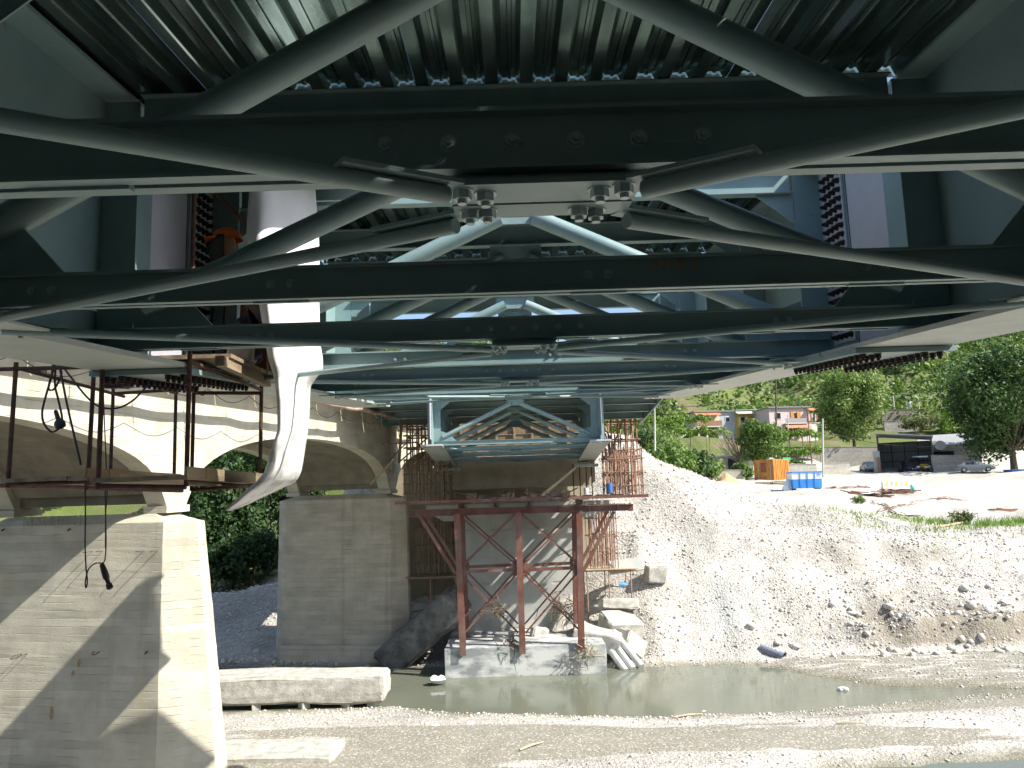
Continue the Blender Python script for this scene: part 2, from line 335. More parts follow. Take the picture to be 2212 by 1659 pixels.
ledge_shade = np.clip((X - 9) / 5, 0, 1) * (Y > 34.5) * (Y < 42) * np.clip((slope - .95) / .5, 0, 1) * np.clip(.35 + 1.6 * fbm(X * .55, Y * .9, 29, 4), 0, 1)  # overhang shade painted on the steep ledges in the soil colour
soil_and_shade = np.maximum(soil_and_shade, ledge_shade * .8)
silt = np.exp(-((X - 9.0 + .35 * (Y - 37)) / 1.5) ** 2) * (Y > 34) * (Y < 41) * np.clip(.7 + 1.2 * fbm(X * .5, Y * .4, 23), 0, 1)
ca = gme.color_attributes.new('zones', 'FLOAT_COLOR', 'POINT')
ca.data.foreach_set('color', np.stack([np.clip(grass, 0, 1), np.clip(sand, 0, 1), np.clip(road, 0, 1), np.clip(soil_and_shade, 0, 1)], 1).astype(np.float32).ravel())
cb_ = gme.color_attributes.new('zones2', 'FLOAT_COLOR', 'POINT')
wet = np.clip((WZ + .10 - Z) / .08, 0, 1) * (Y > 8) * (Y < 42)
cb_.data.foreach_set('color', np.stack([np.clip(silt, 0, 1), wet, np.clip(dark_unseen_bank, 0, 1), 0 * X + 1], 1).astype(np.float32).ravel())
def ground_mat():
    m = bpy.data.materials.new('river_gravel_ground'); m.use_nodes = True; t = m.node_tree; L = t.links; b = t.nodes['Principled BSDF']
    b.inputs['Roughness'].default_value = .95; b.inputs['Specular IOR Level'].default_value = .2
    g = t.nodes.new('ShaderNodeNewGeometry').outputs['Position']
    A = t.nodes.new('ShaderNodeVertexColor'); A.layer_name = 'zones'; B = t.nodes.new('ShaderNodeVertexColor'); B.layer_name = 'zones2'
    sA = t.nodes.new('ShaderNodeSeparateColor'); L.new(A.outputs['Color'], sA.inputs[0]); sB = t.nodes.new('ShaderNodeSeparateColor'); L.new(B.outputs['Color'], sB.inputs[0])
    def vor(scale, out='Color', feat='F1'):
        v = t.nodes.new('ShaderNodeTexVoronoi'); v.inputs['Scale'].default_value = scale; v.feature = feat; L.new(g, v.inputs['Vector']); return v.outputs[out]
    c = t.nodes.new('ShaderNodeSeparateColor'); L.new(vor(9.0), c.inputs[0]); c2 = t.nodes.new('ShaderNodeSeparateColor'); L.new(vor(22.0), c2.inputs[0])
    tone = math_(t, 'ADD', math_(t, 'MULTIPLY', c.outputs[0], .5), math_(t, 'MULTIPLY', c2.outputs[0], .5))
    r = t.nodes.new('ShaderNodeValToRGB'); e = r.color_ramp.elements
    e[0].position = .12; e[0].color = (.36, .335, .29, 1); e[1].position = .8; e[1].color = (.66, .63, .57, 1); L.new(tone, r.inputs[0])
    big = maprange(t, noise_(t, g, .22, 6),   .34, .66, .66, 1.1)
    col = mixc(t, 1.0, r.outputs[0], big, 'MULTIPLY')
    bleach = maprange(t, noise_(t, g, .9, 5), .5, .66); col = mixc(t, math_(t, 'MULTIPLY', bleach, .25), col, (.60, .56, .47))
    sandc = mixc(t, noise_(t, g, 1.2, 6, (1, 2.5, 1)), (.20, .185, .145), (.33, .31, .255))
    peb = maprange(t, c2.outputs[1], .86, .92); sandc = mixc(t, math_(t, 'MULTIPLY', peb, .6), sandc, (.62, .6, .54))
    sm = maprange(t, math_(t, 'ADD', sA.outputs[1], math_(t, 'MULTIPLY', math_(t, 'SUBTRACT', noise_(t, g, 1.6, 6, (.35, 1.6, 1)), .5), .8)), .44, .54)
    col = mixc(t, sm, col, sandc)
    col = mixc(t, math_(t, 'MULTIPLY', sA.outputs[2], .8), col, mixc(t, noise_(t, g, .8, 6), (.50, .47, .40), (.60, .57, .49)))
    col = mixc(t, math_(t, 'MULTIPLY', sB.outputs[0], .8), col, mixc(t, noise_(t, g, 2.5, 6), (.40, .42, .40), (.52, .54, .51)))
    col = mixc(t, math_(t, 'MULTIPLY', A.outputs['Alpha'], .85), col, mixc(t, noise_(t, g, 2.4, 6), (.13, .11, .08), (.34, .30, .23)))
    gr = mixc(t, noise_(t, g, .5, 7), (.08, .125, .03), (.19, .21, .075)); gr = mixc(t, maprange(t, noise_(t, g, .23, 5), .52, .66), gr, (.20, .165, .10))
    gm = maprange(t, math_(t, 'ADD', sA.outputs[0], math_(t, 'MULTIPLY', math_(t, 'SUBTRACT', noise_(t, g, 2.2, 6), .5), .7)), .38, .62)
    col = mixc(t, gm, col, gr)
    col = mixc(t, math_(t, 'MULTIPLY', sB.outputs[1], .75), col, (.16, .15, .09))
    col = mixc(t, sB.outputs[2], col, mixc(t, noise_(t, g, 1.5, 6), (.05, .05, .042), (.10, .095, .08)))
    L.new(col, b.inputs['Base Color'])
    h = math_(t, 'ADD', math_(t, 'MULTIPLY', vor(9.0, 'Distance'), -1.0), math_(t, 'MULTIPLY', vor(22.0, 'Distance'), -.6))
    h = math_(t, 'ADD', h, math_(t, 'MULTIPLY', noise_(t, g, 2.2, 8), 1.2))
    h = math_(t, 'MULTIPLY', h, maprange(t, math_(t, 'MAXIMUM', sA.outputs[1], sA.outputs[2]), 0, 1, 1, .4))
    bp = t.nodes.new('ShaderNodeBump'); bp.inputs['Strength'].default_value = .8; bp.inputs['Distance'].default_value = .05; L.new(h, bp.inputs['Height']); L.new(bp.outputs[0], b.inputs['Normal'])
    return m
M['ground'] = ground_mat()
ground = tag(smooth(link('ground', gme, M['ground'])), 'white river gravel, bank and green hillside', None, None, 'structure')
def water_mat():
    m = bpy.data.materials.new('murky_water'); m.use_nodes = True; t = m.node_tree; b = t.nodes['Principled BSDF']; L = t.links
    g = t.nodes.new('ShaderNodeNewGeometry').outputs['Position']
    L.new(mixc(t, noise_(t, g, .25, 4), (.125, .138, .098), (.17, .18, .135)), b.inputs['Base Color'])
    b.inputs['Roughness'].default_value = .04; b.inputs['IOR'].default_value = 1.33
    bp = t.nodes.new('ShaderNodeBump'); bp.inputs['Strength'].default_value = .10; bp.inputs['Distance'].default_value = .05
    L.new(noise_(t, g, 3.2, 3, (.5, 1.6, 1)), bp.inputs['Height']); L.new(bp.outputs[0], b.inputs['Normal'])
    return m
M['water'] = water_mat()
mb = MB()
for i in range(16):
    for j in range(6):
        x0 = -70 + i * 10; y0 = 8 + j * 5.2; mb.add([(x0, y0, WZ), (x0 + 10, y0, WZ), (x0 + 10, y0 + 5.2, WZ), (x0, y0 + 5.2, WZ)], [(0, 1, 2, 3)])
tag(mb.build('river_water', M['water'], fix=False), 'still murky green river water', None, None, 'structure')

# loose stones on the bars and the bank: nobody could count them
def stones(name, n, fx, fy, smin, smax, keep, label, seed):
    R = np.random.RandomState(seed); px = R.uniform(*fx, n); py = R.uniform(*fy, n); pz = height(px, py); k = keep(px, py, pz, R); px, py, pz = px[k], py[k], pz[k]; n = len(px)
    g_ = 1.618; base = np.array([(-1, g_, 0), (1, g_, 0), (-1, -g_, 0), (1, -g_, 0), (0, -1, g_), (0, 1, g_), (0, -1, -g_), (0, 1, -g_), (g_, 0, -1), (g_, 0, 1), (-g_, 0, -1), (-g_, 0, 1)], float) / 1.9
    tri = np.array([(0, 11, 5), (0, 5, 1), (0, 1, 7), (0, 7, 10), (0, 10, 11), (1, 5, 9), (5, 11, 4), (11, 10, 2), (10, 7, 6), (7, 1, 8), (3, 9, 4), (3, 4, 2), (3, 2, 6), (3, 6, 8), (3, 8, 9), (4, 9, 5), (2, 4, 11), (6, 2, 10), (8, 6, 7), (9, 8, 1)]); nv = 12
    s = smin * (smax / smin) ** (R.rand(n) ** 2.2); V = base[None] * (s[:, None] * R.uniform(.6, 1.25, (n, 3)))[:, None, :] * np.array([1, 1, .75]) + R.uniform(-.2, .2, (n, nv, 3)) * s[:, None, None]
    a = R.uniform(0, 6.28, n); c, q = np.cos(a)[:, None], np.sin(a)[:, None]; x = V[:, :, 0] * c - V[:, :, 1] * q; y = V[:, :, 0] * q + V[:, :, 1] * c
    V = np.stack([x + px[:, None], y + py[:, None], V[:, :, 2] + pz[:, None] + (s * .22)[:, None]], 2)
    F = (tri[None] + (np.arange(n) * nv)[:, None, None]).reshape(-1, 3)
    return tag(link(name, np_mesh(name, V.reshape(-1, 3), F), M['stone']), label, 'gravel', None, 'stuff')
M['stone'] = mat('river_stone', (.42, .395, .35), (.70, .67, .61), .9, scale=5.5, ramp=(.3, .7), detail=2)
def kb(x, y, z, R): return (z > WZ - .02) & ((y > 34) | (fbm(x * .09 + .02 * y, y * .55, 33, 4) + R.uniform(-.12, .12, len(x)) < -.1)) & ~((x < 8) & (x > -12) & (y > 36) & (y < 39) & (x < 3))
stones('gravel', 15000, (-9, 24), (21, 42.5), .012, .07, kb, 'loose pale stones strewn over the river bar and bank', 3)
stones('rubble_stones', 11000, (5, 30), (34.2, 43), .015, .085, lambda x, y, z, R: fbm(x * .3, y * .3, 9) + R.uniform(-.3, .3, len(x)) > -.1, 'coarse white stones covering the eroded bank face', 4)
stones('shore_stones', 5000, (-24, -8), (36, 53), .03, .12, lambda x, y, z, R: z > WZ, 'grey stones on the shaded slope behind the old bridge', 6)
stones('boulders', 420, (9, 30), (33.6, 37.5), .07, .30, lambda x, y, z, R: R.rand(len(x)) < .2 + .8 * (x > 14), 'larger pale stones gathered at the foot of the bank', 7)
stones('edge_pebbles', 5200, (-6, 20), (25.5, 29), .012, .05, lambda x, y, z, R: (z > WZ + .005) & (z < WZ + .09), 'white pebbles lining the near water edge', 8)
stones('mound_gravel', 7000, (1, 22), (42, 54), .02, .1, lambda x, y, z, R: x > -99, 'white gravel covering the tall heap beside the pier', 5)

def text_on(body, size, loc, ex, ez, m, parent, name='painted_letters', depth=.002):
    cu = bpy.data.curves.new(name, 'FONT'); cu.body = body; cu.size = size; cu.extrude = depth; cu.space_character = 1.15
    o = bpy.data.objects.new(name, cu); COL.objects.link(o); ex = Vector(ex).normalized(); ez = Vector(ez).normalized(); ny = ez.cross(ex)
    R = Matrix((ex, ez, ex.cross(ez))).transposed().to_4x4(); R.translation = Vector(loc); o.data.materials.append(m)
    dg = bpy.context.evaluated_depsgraph_get(); dg.update(); me = bpy.data.meshes.new_from_object(o.evaluated_get(dg)); bpy.data.objects.remove(o)
    me.transform(R); q = link(name, me, m if not me.materials else None, None)
    q['kind'] = 'stuff'
    if parent is not None: q.parent = parent; q.matrix_parent_inverse = parent.matrix_world.inverted()
    return q

# ------------------------------------------------------------------ the new steel bridge
def nut_mesh(name, r, h, rs, hs):                      # washer, hex nut, bolt end; along +Z
    mb = MB(); mb.tube([(0, 0, 0), (0, 0, h * .16)], r * 1.22, 12); mb.tube([(0, 0, h * .16), (0, 0, h)], r, 6); mb.tube([(0, 0, h), (0, 0, h + hs)], rs, 8); return mb.mesh(name)
BOLT_BLACK = nut_mesh('bolt', .026, .040, .016, .022); BOLT_BLACK.materials.append(M['bolt'])
BOLT_BIG = nut_mesh('bolt', .025, .026, .013, .012); BOLT_BIG.materials.append(M['nut'])
BOLT_WEB = nut_mesh('bolt', .020, .016, .010, .010); BOLT_WEB.materials.append(M['nut'])
def ori(p, axis, roll=0.0):
    return Matrix.Translation(Vector(p)) @ Vector(axis).to_track_quat('Z', 'Y').to_matrix().to_4x4() @ Matrix.Rotation(roll, 4, 'Z')
def corrugated(name, width, length, pitch=.27, rise=.075):
    prof = []; n = int(round(width / pitch))
    for k in range(n):
        x = k * pitch; prof += [(x, 0), (x + .085, 0), (x + .10, .006), (x + .135, rise), (x + .175, rise), (x + .182, rise - .012), (x + .205, rise - .012), (x + .212, rise), (x + .235, rise)]
    prof.append((n * pitch, 0)); V = [(x, 0, z) for x, z in prof] + [(x, length, z) for x, z in prof]; m = len(prof)
    F = [(i, i + 1, m + i + 1, m + i) for i in range(m - 1)]
    me = bpy.data.meshes.new(name); me.from_pydata(V, [], F); me.update(); me.materials.append(M['galv']); return me
CXB = 0.10                                             # centre line of the steel bridge
def steel_span(label, z0, sl, Y0, Y1, frames, near, cant=0.0, side_mat='steel'):
    root = thing('steel_bridge_span', label, 'bridge span', (CXB, (Y0 + Y1) / 2, z0 + sl * (Y0 + Y1) / 2))
    o = Vector(root.location)
    def P(x, y, h): return Vector((x, y - o.y, z0 + sl * y + h - o.z))
    def slab(mb, x0, x1, y0, y1, h0, h1):
        mb.hexa([P(x0, y0, h0), P(x1, y0, h0), P(x1, y1, h0), P(x0, y1, h0), P(x0, y0, h1), P(x1, y0, h1), P(x1, y1, h1), P(x0, y1, h1)]); return mb
    for s in (-1, 1):
        xs = sorted((s * 3.24, s * 3.26))
        if near:
            g = slab(MB(), *xs, Y0, 6.75, .04, 2.08).build('main_girder', M['steel'], root)
            slab(MB(), *xs, 6.75, 7.49, .04, 2.08).build('web_plate', M['primer'], g)
            slab(MB(), *xs, 7.515, Y1, .04, 2.08).build('web_plate', M['steel'], g)
            slab(MB(), *sorted((s * 3.25, s * 3.243)), 7.49, 7.515, .04, 2.08).build('web_gap', M['dark'], g)
            fl = [(Y0, 7.49), (7.515, Y1)]
        else:
            g = slab(MB(), *xs, Y0, Y1, .04, 2.08).build('main_girder', M['steel'], root); fl = [(Y0, Y1)]
        for (a, b) in fl:
            slab(MB(), s * 3.25 - .40, s * 3.25 + .40, a, b, 0, .04).build('bottom_flange', M['flange'], g)
            slab(MB(), s * 3.25 - .24, s * 3.25 + .24, a, b, 2.08, 2.11).build('top_flange', M['steel'], g)
        # stiffener with clipped lower corner at each frame
        for y in frames:
            for q in (-1, 1):                           # inside and outside face
                xi = s * 3.25 - s * .012 * q; xo = s * 3.25 - s * (.29 if q > 0 else .22) * q
                pts = [(xi, .045), (xo * .6 + xi * .4, .045), (xo, .20), (xo, 2.07), (xi, 2.07)]
                mb = MB(); V = [P(x, y - .008, h) for x, h in pts] + [P(x, y + .008, h) for x, h in pts]
                mb.add(V, [(0, 1, 2, 3, 4), (9, 8, 7, 6, 5)] + [(i, (i + 1) % 5, 5 + (i + 1) % 5, 5 + i) for i in range(5)]); mb.build('stiffener', M['steel'], g)
        if near:                                        # bolted splices of web and flange
            wp = slab(MB(), *sorted((s * 3.236, s * 3.216)), 7.54, 8.03, .16, 1.98).build('splice_plate', M['primer'], g)
            for c in range(4):
                for r_ in range(19):
                    place(BOLT_BLACK, 'bolt', None, g, ori(P(s * 3.216, 7.60 + c * .112, .22 + r_ * .092), (-s, 0, 0), random.random()))
            fp = slab(MB(), s * 3.25 - .43, s * 3.25 + .43, 6.65, 8.45, -.05, -.006).build('flange_splice_plate', M['steel'], g)
            for c in (-.33, -.2, .2, .33):
                for r_ in range(15):
                    place(BOLT_BLACK, 'bolt', None, g, ori(P(s * 3.25 + c, 6.75 + r_ * .115, -.05), (0, 0, -1), random.random()))
        else:
            hp = MB()
            for r_ in range(16):
                for c in range(2):
                    hp.add([P(s * 3.238, Y0 + .04 + c * .06, .3 + r_ * .1), P(s * 3.238, Y0 + .07 + c * .06, .3 + r_ * .1), P(s * 3.238, Y0 + .07 + c * .06, .33 + r_ * .1), P(s * 3.238, Y0 + .04 + c * .06, .33 + r_ * .1)], [(0, 1, 2, 3)])
            hp.build('bolt_holes', M['dark'], g)
            slab(MB(), *sorted((s * 3.262, s * 3.28)), Y0 - .35, Y0 + .35, .2, 1.85).build('splice_plate', M['primer'], g)
            fp = slab(MB(), s * 3.25 - .42, s * 3.25 + .42, Y0 - .05, Y0 + .5, -.035, -.004).build('flange_splice_plate', M['primer'], g)
            for c in (-.28, -.12, .12, .28):
                mb = MB(); mb.tube([P(s * 3.25 + c, Y0 + .18, -.037), P(s * 3.25 + c, Y0 + .18, -.045)], .07, 10); mb.build('bolt_hole', M['dark'], g)
    # cross frames
    for i, y in enumerate(frames):
        det = near and y < 13
        for q in (-1, 1):                               # two channels back to back with spacer plates between
            yw = y + q * .016
            mb = slab(MB(), -3.2, 3.2, *sorted((yw, yw + q * .010)), .07, .24)
            slab(mb, -3.2, 3.2, *sorted((yw + q * .0105, yw + q * .055)), .07, .082); slab(mb, -3.2, 3.2, *sorted((yw + q * .0105, yw + q * .055)), .228, .24)
            ch = mb.build('channel', M['steel'], root)
            if det and q < 0:
                for x in (-2.45, -1.25, .35, 1.75, 2.6):
                    slab(MB(), x - .14, x + .14, y - .0155, y + .0155, .060, .22).build('spacer_plate', M['steel'], ch)
                xs = [x + e for x in (-2.45, -1.25, .35, 1.75) for e in (-.05, .05)] if i % 2 == EVEN(near) else [-.42, -.25, -.08, .09, .26, .43, -2.0, -1.9, 1.9, 2.0]
                for x in xs: place(BOLT_WEB, 'bolt', None, ch, ori(P(x, yw - .0105, .155), (0, -1, 0), random.random()))
        tx = 3.0 if not cant else cant
        segs = [(-2.93, 2.93)] if not cant else [(-2.93, 2.93), (-cant, -3.29), (3.29, cant)]
        for (a, b) in segs:
            mb = slab(MB(), a, b, y - .006, y + .006, 1.832, 2.085); slab(mb, a, b, y - .08, y + .08, 1.82, 1.832); slab(mb, a, b, y - .08, y + .08, 2.085, 2.097)
            tb = mb.build('top_beam', M['steel'], root)
        for s in (-1, 1):
            mb = MB(); pts = [(s * 2.95, 1.815), (s * 2.55, 1.815), (s * 2.95, 1.50)]
            V = [P(x, y - .007, h) for x, h in pts] + [P(x, y + .007, h) for x, h in pts]
            mb.add(V, [(0, 1, 2), (5, 4, 3), (0, 3, 4, 1), (1, 4, 5, 2), (2, 5, 3, 0)]); mb.build('knee_plate', M['steel'], root)
            a = P(s * 2.97, y, .36); nf = near and y < 5; b = P(s * (.42 if nf else .17), y, 1.80 if nf else 1.66); d = (b - a).normalized()
            br = MB().tube([a + d * .10, b - d * .015], .088, 20).build('brace_pipe', M['steel'], root, sm=True)
            MB().bar(a - d * .02, a + d * .3, .014, .20, (0, 0, 1)).build('end_plate', M['steel'], br)
            mb = MB(); pts = [(s * 2.95, .245), (s * 2.35, .245), (s * 2.6, .52), (s * 2.95, .65)]
            V = [P(x, y - .009, h) for x, h in pts] + [P(x, y + .009, h) for x, h in pts]
            mb.add(V, [(0, 1, 2, 3), (7, 6, 5, 4)] + [(k, (k + 1) % 4, 4 + (k + 1) % 4, 4 + k) for k in range(4)]); mb.build('gusset_plate', M['steel'], root)
        mb = MB(); gb = 1.58 if not (near and y < 5) else 1.74; gw = .56 if near and y < 5 else .34; pts = [(-gw, 1.815), (-gw, gb + .04), (-gw * .6, gb), (gw * .6, gb), (gw, gb + .04), (gw, 1.815)]
        V = [P(x, y - .011, h) for x, h in pts] + [P(x, y + .011, h) for x, h in pts]
        mb.add(V, [tuple(range(6)), tuple(range(11, 5, -1))] + [(k, (k + 1) % 6, 6 + (k + 1) % 6, 6 + k) for k in range(6)]); mb.build('gusset_plate', M['steel'], root)
    # lateral bracing under the frames: centre of one frame to the girders at the next
    for i, y in enumerate(frames):
        if i % 2 != EVEN(near): 
            cp = MB()
            slab(cp, -.25, .25, y - .115, y + .055, .010, .026); slab(cp, -.25, .25, y + .075, y + .20, .010, .026); slab(cp, -.24, .24, y - .03, y + .15, .032, .062)
            cg = cp.build('centre_gusset', M['steel'], root); rr = .023
            if near:
                for (bx, by) in ((-.215, -.07), (-.155, -.04), (.145, -.05), (.205, -.08), (-.205, .13), (-.155, .12), (.105, .13), (.155, .15)):
                    place(BOLT_BIG, 'bolt', None, cg, ori(P(bx, y + by, .010), (0, 0, -1), random.random()))
            for s in (-1, 1):
                for q in (-1, 1):
                    if not 0 <= i + q < len(frames): continue
                    y2 = frames[i + q]
                    a = P(s * .25, y + .04 + q * .15, -.015); b = P(s * 2.74, y2 - q * .12, -.02); d = (b - a).normalized()
                    lp = MB().tube([a, b], rr, 16).build('lateral_pipe', M['steel'], root, sm=True)
                    MB().bar(a - d * .03 + Vector((0, 0, .03)), a + d * .30 + Vector((0, 0, .03)), .075, .012).build('tongue_plate', M['steel'], lp)
                    MB().bar(b - d * .30 + Vector((0, 0, .03)), b + d * .05 + Vector((0, 0, .03)), .075, .012).build('tongue_plate', M['steel'], lp)
        elif near:
            for s in (-1, 1):
                gp = slab(MB(), *sorted((s * 2.55, s * 3.0)), y - .26, y + .26, -.018, -.004).build('flange_gusset', M['flange'], root)
                for (bx, by) in ((2.68, -.19), (2.78, -.1), (2.68, .19), (2.78, .1)): place(BOLT_BIG, 'bolt', None, gp, ori(P(s * bx, y + by, -.018), (0, 0, -1), random.random()))
    return root, P, slab
def EVEN(near): return 0 if near else 0
FR1 = [-3.85, -1.9, .05, 2.05, 3.92, 5.9, 8.15, 10.15, 12.1, 14.0, 15.8]     # frames from behind the camera to the far end
span1, P1, slab1 = steel_span('pale blue steel bridge span overhead, its braced frames running away from the camera', .62, .083, -6.5, 17.75, FR1, True)
# corrugated decking sheets, laid bay by bay; one bay is still open to the sky
for k in range(len(FR1) - 1):
    y = FR1[k]
    if y > 10.5: continue
    ln = FR1[k + 1] - y; sheet_me = corrugated('deck_sheet', .81, ln * math.sqrt(1 + .083 ** 2))
    for c in range(8):
        if 5.5 < y < 6.5 and c > 0: continue
        if y < 2 and False: continue
        b = P1(-3.21 + c * .81, y, 2.10 + .003 * (c % 2)); b2 = P1(-3.21 + c * .81, y + ln, 2.10 + .003 * (c % 2))
        o = link('deck_sheet', sheet_me, None, span1); o.location = b; o.rotation_euler = (math.atan2((b2 - b).z, ln), 0, 0)
for k in range(len(FR1)):
    if FR1[k] < 12.5: slab1(MB(), -3.0, 3.0, FR1[k] + .012, FR1[k] + .022, 2.098, 2.2).build('end_closure', M['galv'], span1)
for y0, y1, xa, xb in ((14.9, 16.25, -2.9, 2.9),):
    nb = int((xb - xa) / .5)
    for c in range(nb):
        slab1(MB(), xa + c * .5 + .006, xa + (c + 1) * .5 - .006, y0 + .01, y1 - .01, 2.12, 2.145).build('formwork_board', M['ply'], span1)
text_on('92x9.2', .075, P1(.62, FR1[4] - .0275, .175) + Vector(span1.location), (1, 0, 0), (0, 0, 1), C0('chalk_orange', (.40, .20, .06)), span1, depth=.0005)
text_on('WA', .28, P1(-3.45, 11.2, -.003) + Vector(span1.location), (0, 1, 0), (1, 0, 0), C0('chalk_dark', (.10, .10, .09)), span1, depth=.0005)
slab1(MB(), -2.4, -1.62, 6.0, 8.05, 2.10, 2.125).build('formwork_board', M['ply'], span1)  # added unseen board over the open bay, blocking sun from the left web
FR2 = [31.3 + 1.75 * k for k in range(4)]
span2, P2, slab2 = steel_span('far pale blue steel bridge span above the new pier, chevron braces in its open end', 2.07 + .077 * 30.6, -.077, 30.6, 37.6, FR2, False, cant=5.9)
for k in range(12): slab2(MB(), -5.9 + k * .985, -5.9 + (k + 1) * .985 - .012, 30.7, 37.8, 2.12, 2.15).build('formwork_board', M['ply'], span2)
for s in (-1, 1):                                       # edge fascia of the cantilevers
    slab2(MB(), *sorted((s * 5.9, s * 5.96)), 30.65, 37.8, 1.75, 2.2).build('edge_beam', M['steel'], span2)

# abutment added behind the camera, unseen, to keep light off the near steel
ab = thing('added_abutment', 'added unseen abutment wall that keeps light off the near steel frames', 'light blocker', (0, -5.2, -2.5))
mb = MB(); mb.box((-7, -.9, -5.5), (7, 1.1, 2.55)); mb.build('unseen_breast_wall', M['darkrub'], ab)
for sx in (-1, 1): MB().box((sx * 7.0 - .4, -9, -2.5), (sx * 7.0 + .4, -.95, 6.2)).build('unseen_wing_wall', M['darkrub'], ab)
MB().box((-6.58, -1.6, -1.5), (6.58, -.95, 6.2)).build('back_wall', M['darkrub'], ab)  # unseen too, added to darken the beam faces
# ------------------------------------------------------------------ the old concrete bridge
TH = math.atan(.19); AX = Vector((math.sin(TH), math.cos(TH), 0)); NX = Vector((math.cos(TH), -math.sin(TH), 0)); O0 = Vector((-8.85, 21, 0))
def Q(s, t, z): return O0 + AX * s + NX * t + Vector((0, 0, z + .028 * s))
PIT = 16.8
old = thing('old_concrete_bridge', 'old cream concrete arch bridge on tall piers beside the steel span', 'bridge', tuple(Q(0, -2.5, 0)))
def oldpart(mb, name, m=None, par=None, sm=False):
    o = mb.build(name, m or M['oldconc'], None, sm=sm); o.data.transform(Matrix.Translation(-Vector(old.location))); o.parent = par or old; return o
def soffit(s):
    u = (s + PIT * 4.5) % PIT - PIT / 2 if False else ((s / PIT) % 1.0 - .5) * 2     # -1 at a pier, 0 at mid span
    e = abs(u) * PIT / 2; half = PIT / 2 - .55
    if e >= half: return .05
    return .05 + 2.05 * (1 - (e / half) ** 2.3) ** (1 / 2.3)
ss = sorted(set([round(k * .42, 3) for k in range(-44, 86)]))
for t0, t1 in ((-.55, 0), (-5.05, -4.5)):
    mb = MB(); 
    for s in ss:
        mb.v += [tuple(Q(s, t0, soffit(s))), tuple(Q(s, t1, soffit(s))), tuple(Q(s, t1, 3.75)), tuple(Q(s, t0, 3.75))]
    n = len(ss)
    for i in range(n - 1):
        for k in range(4): mb.f.append((i * 4 + k, i * 4 + (k + 1) % 4, (i + 1) * 4 + (k + 1) % 4, (i + 1) * 4 + k))
    mb.f += [(0, 1, 2, 3), tuple((n - 1) * 4 + k for k in (3, 2, 1, 0))]
    oldpart(mb, 'side_wall')
mb = MB()
for s in ss:
    zz = soffit(s) + .32; mb.v += [tuple(Q(s, -4.498, zz)), tuple(Q(s, -.552, zz)), tuple(Q(s, -.552, min(3.7, zz + .22))), tuple(Q(s, -4.498, min(3.7, zz + .22)))]
for i in range(len(ss) - 1):
    for k in range(4): mb.f.append((i * 4 + k, i * 4 + (k + 1) % 4, (i + 1) * 4 + (k + 1) % 4, (i + 1) * 4 + k))
M['arch_shade'] = mat('arch_shade_concrete', (.19, .17, .125), (.28, .25, .185), .9, scale=1.5, bump=.3, bscale=10)  # shade under the arches put into a darker, browner concrete
oldpart(mb, 'arch_barrel', M['arch_shade'])
mb = MB()
def obox(mb, s0, s1, t0, t1, z0, z1):
    return mb.hexa([Q(s0, t0, z0), Q(s0, t1, z0), Q(s1, t1, z0), Q(s1, t0, z0), Q(s0, t0, z1), Q(s0, t1, z1), Q(s1, t1, z1), Q(s1, t0, z1)])
oldpart(obox(mb, -18.4, 35.6, -6.0, 1.0, 3.754, 4.05), 'deck_slab')
oldpart(obox(MB(), -18.4, 35.6, .75, .98, 4.054, 4.95), 'parapet'); oldpart(obox(MB(), -18.4, 35.6, -5.98, -5.75, 4.054, 4.95), 'parapet')
for k in (-1, 0, 1, 2):
    dp = oldpart(obox(MB(), k * PIT - .25, k * PIT + .25, -4.495, -.555, .12, .365), 'cross_wall', M['arch_shade'])
    for t in (-.275, -4.775): oldpart(obox(MB(), k * PIT - .5, k * PIT + .5, t - .33, t + .33, -.12, .055), 'hinge_block', M['oldconc'])
    for t in (-.002,): 
        if k >= 0: oldpart(obox(MB(), k * PIT - .34, k * PIT + .34, .002, .10, .9, 3.3), 'wall_pilaster', M['oldconc']) if k == 1 else None
# the two piers of the old bridge
def pier(label, k, top, base, batter, m, zoff=0):
    c = Q(k * PIT, -2.45, 0); root = thing('bridge_pier', label, 'pier', (c.x, c.y, base), 0)
    def ring(z, f):
        hs = .72 + f * batter * .5; fr = .12 + f * batter * .35; tip = .70 + f * batter * 1.0
        pts = [(-hs, fr), (-hs * .25, tip), (hs * .25, tip), (hs, fr), (hs, -4.9 - fr), (hs * .25, -4.9 - tip), (-hs * .25, -4.9 - tip), (-hs, -4.9 - fr)]
        r = []
        for s_, t_ in pts:
            p = O0 + AX * (k * PIT + s_) + NX * t_; r.append((p.x - c.x, p.y - c.y, z - base))
        return r
    mb = MB(); n = 14; rings = [ring(top - .22 + (base - top + .22) * i / n, i / n) for i in range(n + 1)]
    for r in rings: mb.v += r
    for i in range(n):
        for j in range(8): mb.f.append((i * 8 + j, i * 8 + (j + 1) % 8, (i + 1) * 8 + (j + 1) % 8, (i + 1) * 8 + j))
    cap0 = ring(top, -.02); b = len(mb.v)
    inner = [(-.5, -.25), (-.12, -.2), (.12, -.2), (.5, -.25), (.5, -4.65), (.12, -4.7), (-.12, -4.7), (-.5, -4.65)]
    for s_, t_ in inner:
        p = O0 + AX * (k * PIT + s_) + NX * t_; mb.v.append((p.x - c.x, p.y - c.y, top - base))
    for j in range(8): mb.f.append((j, b + j, b + (j + 1) % 8, (j + 1) % 8))
    mb.f.append(tuple(b + j for j in range(8))); mb.f.append(tuple(n * 8 + j for j in range(8)))
    sh = mb.build('shaft', m, root); roughen(sh, .012, k + 2, 5, 0, 1.6)
    return root, c
pier1, pc1 = pier('tall cream sunlit concrete pier beside the water, scarred with rebar stubs and a diagonal shadow', 0, -.14, -7.35, .85, M['oldconc'])
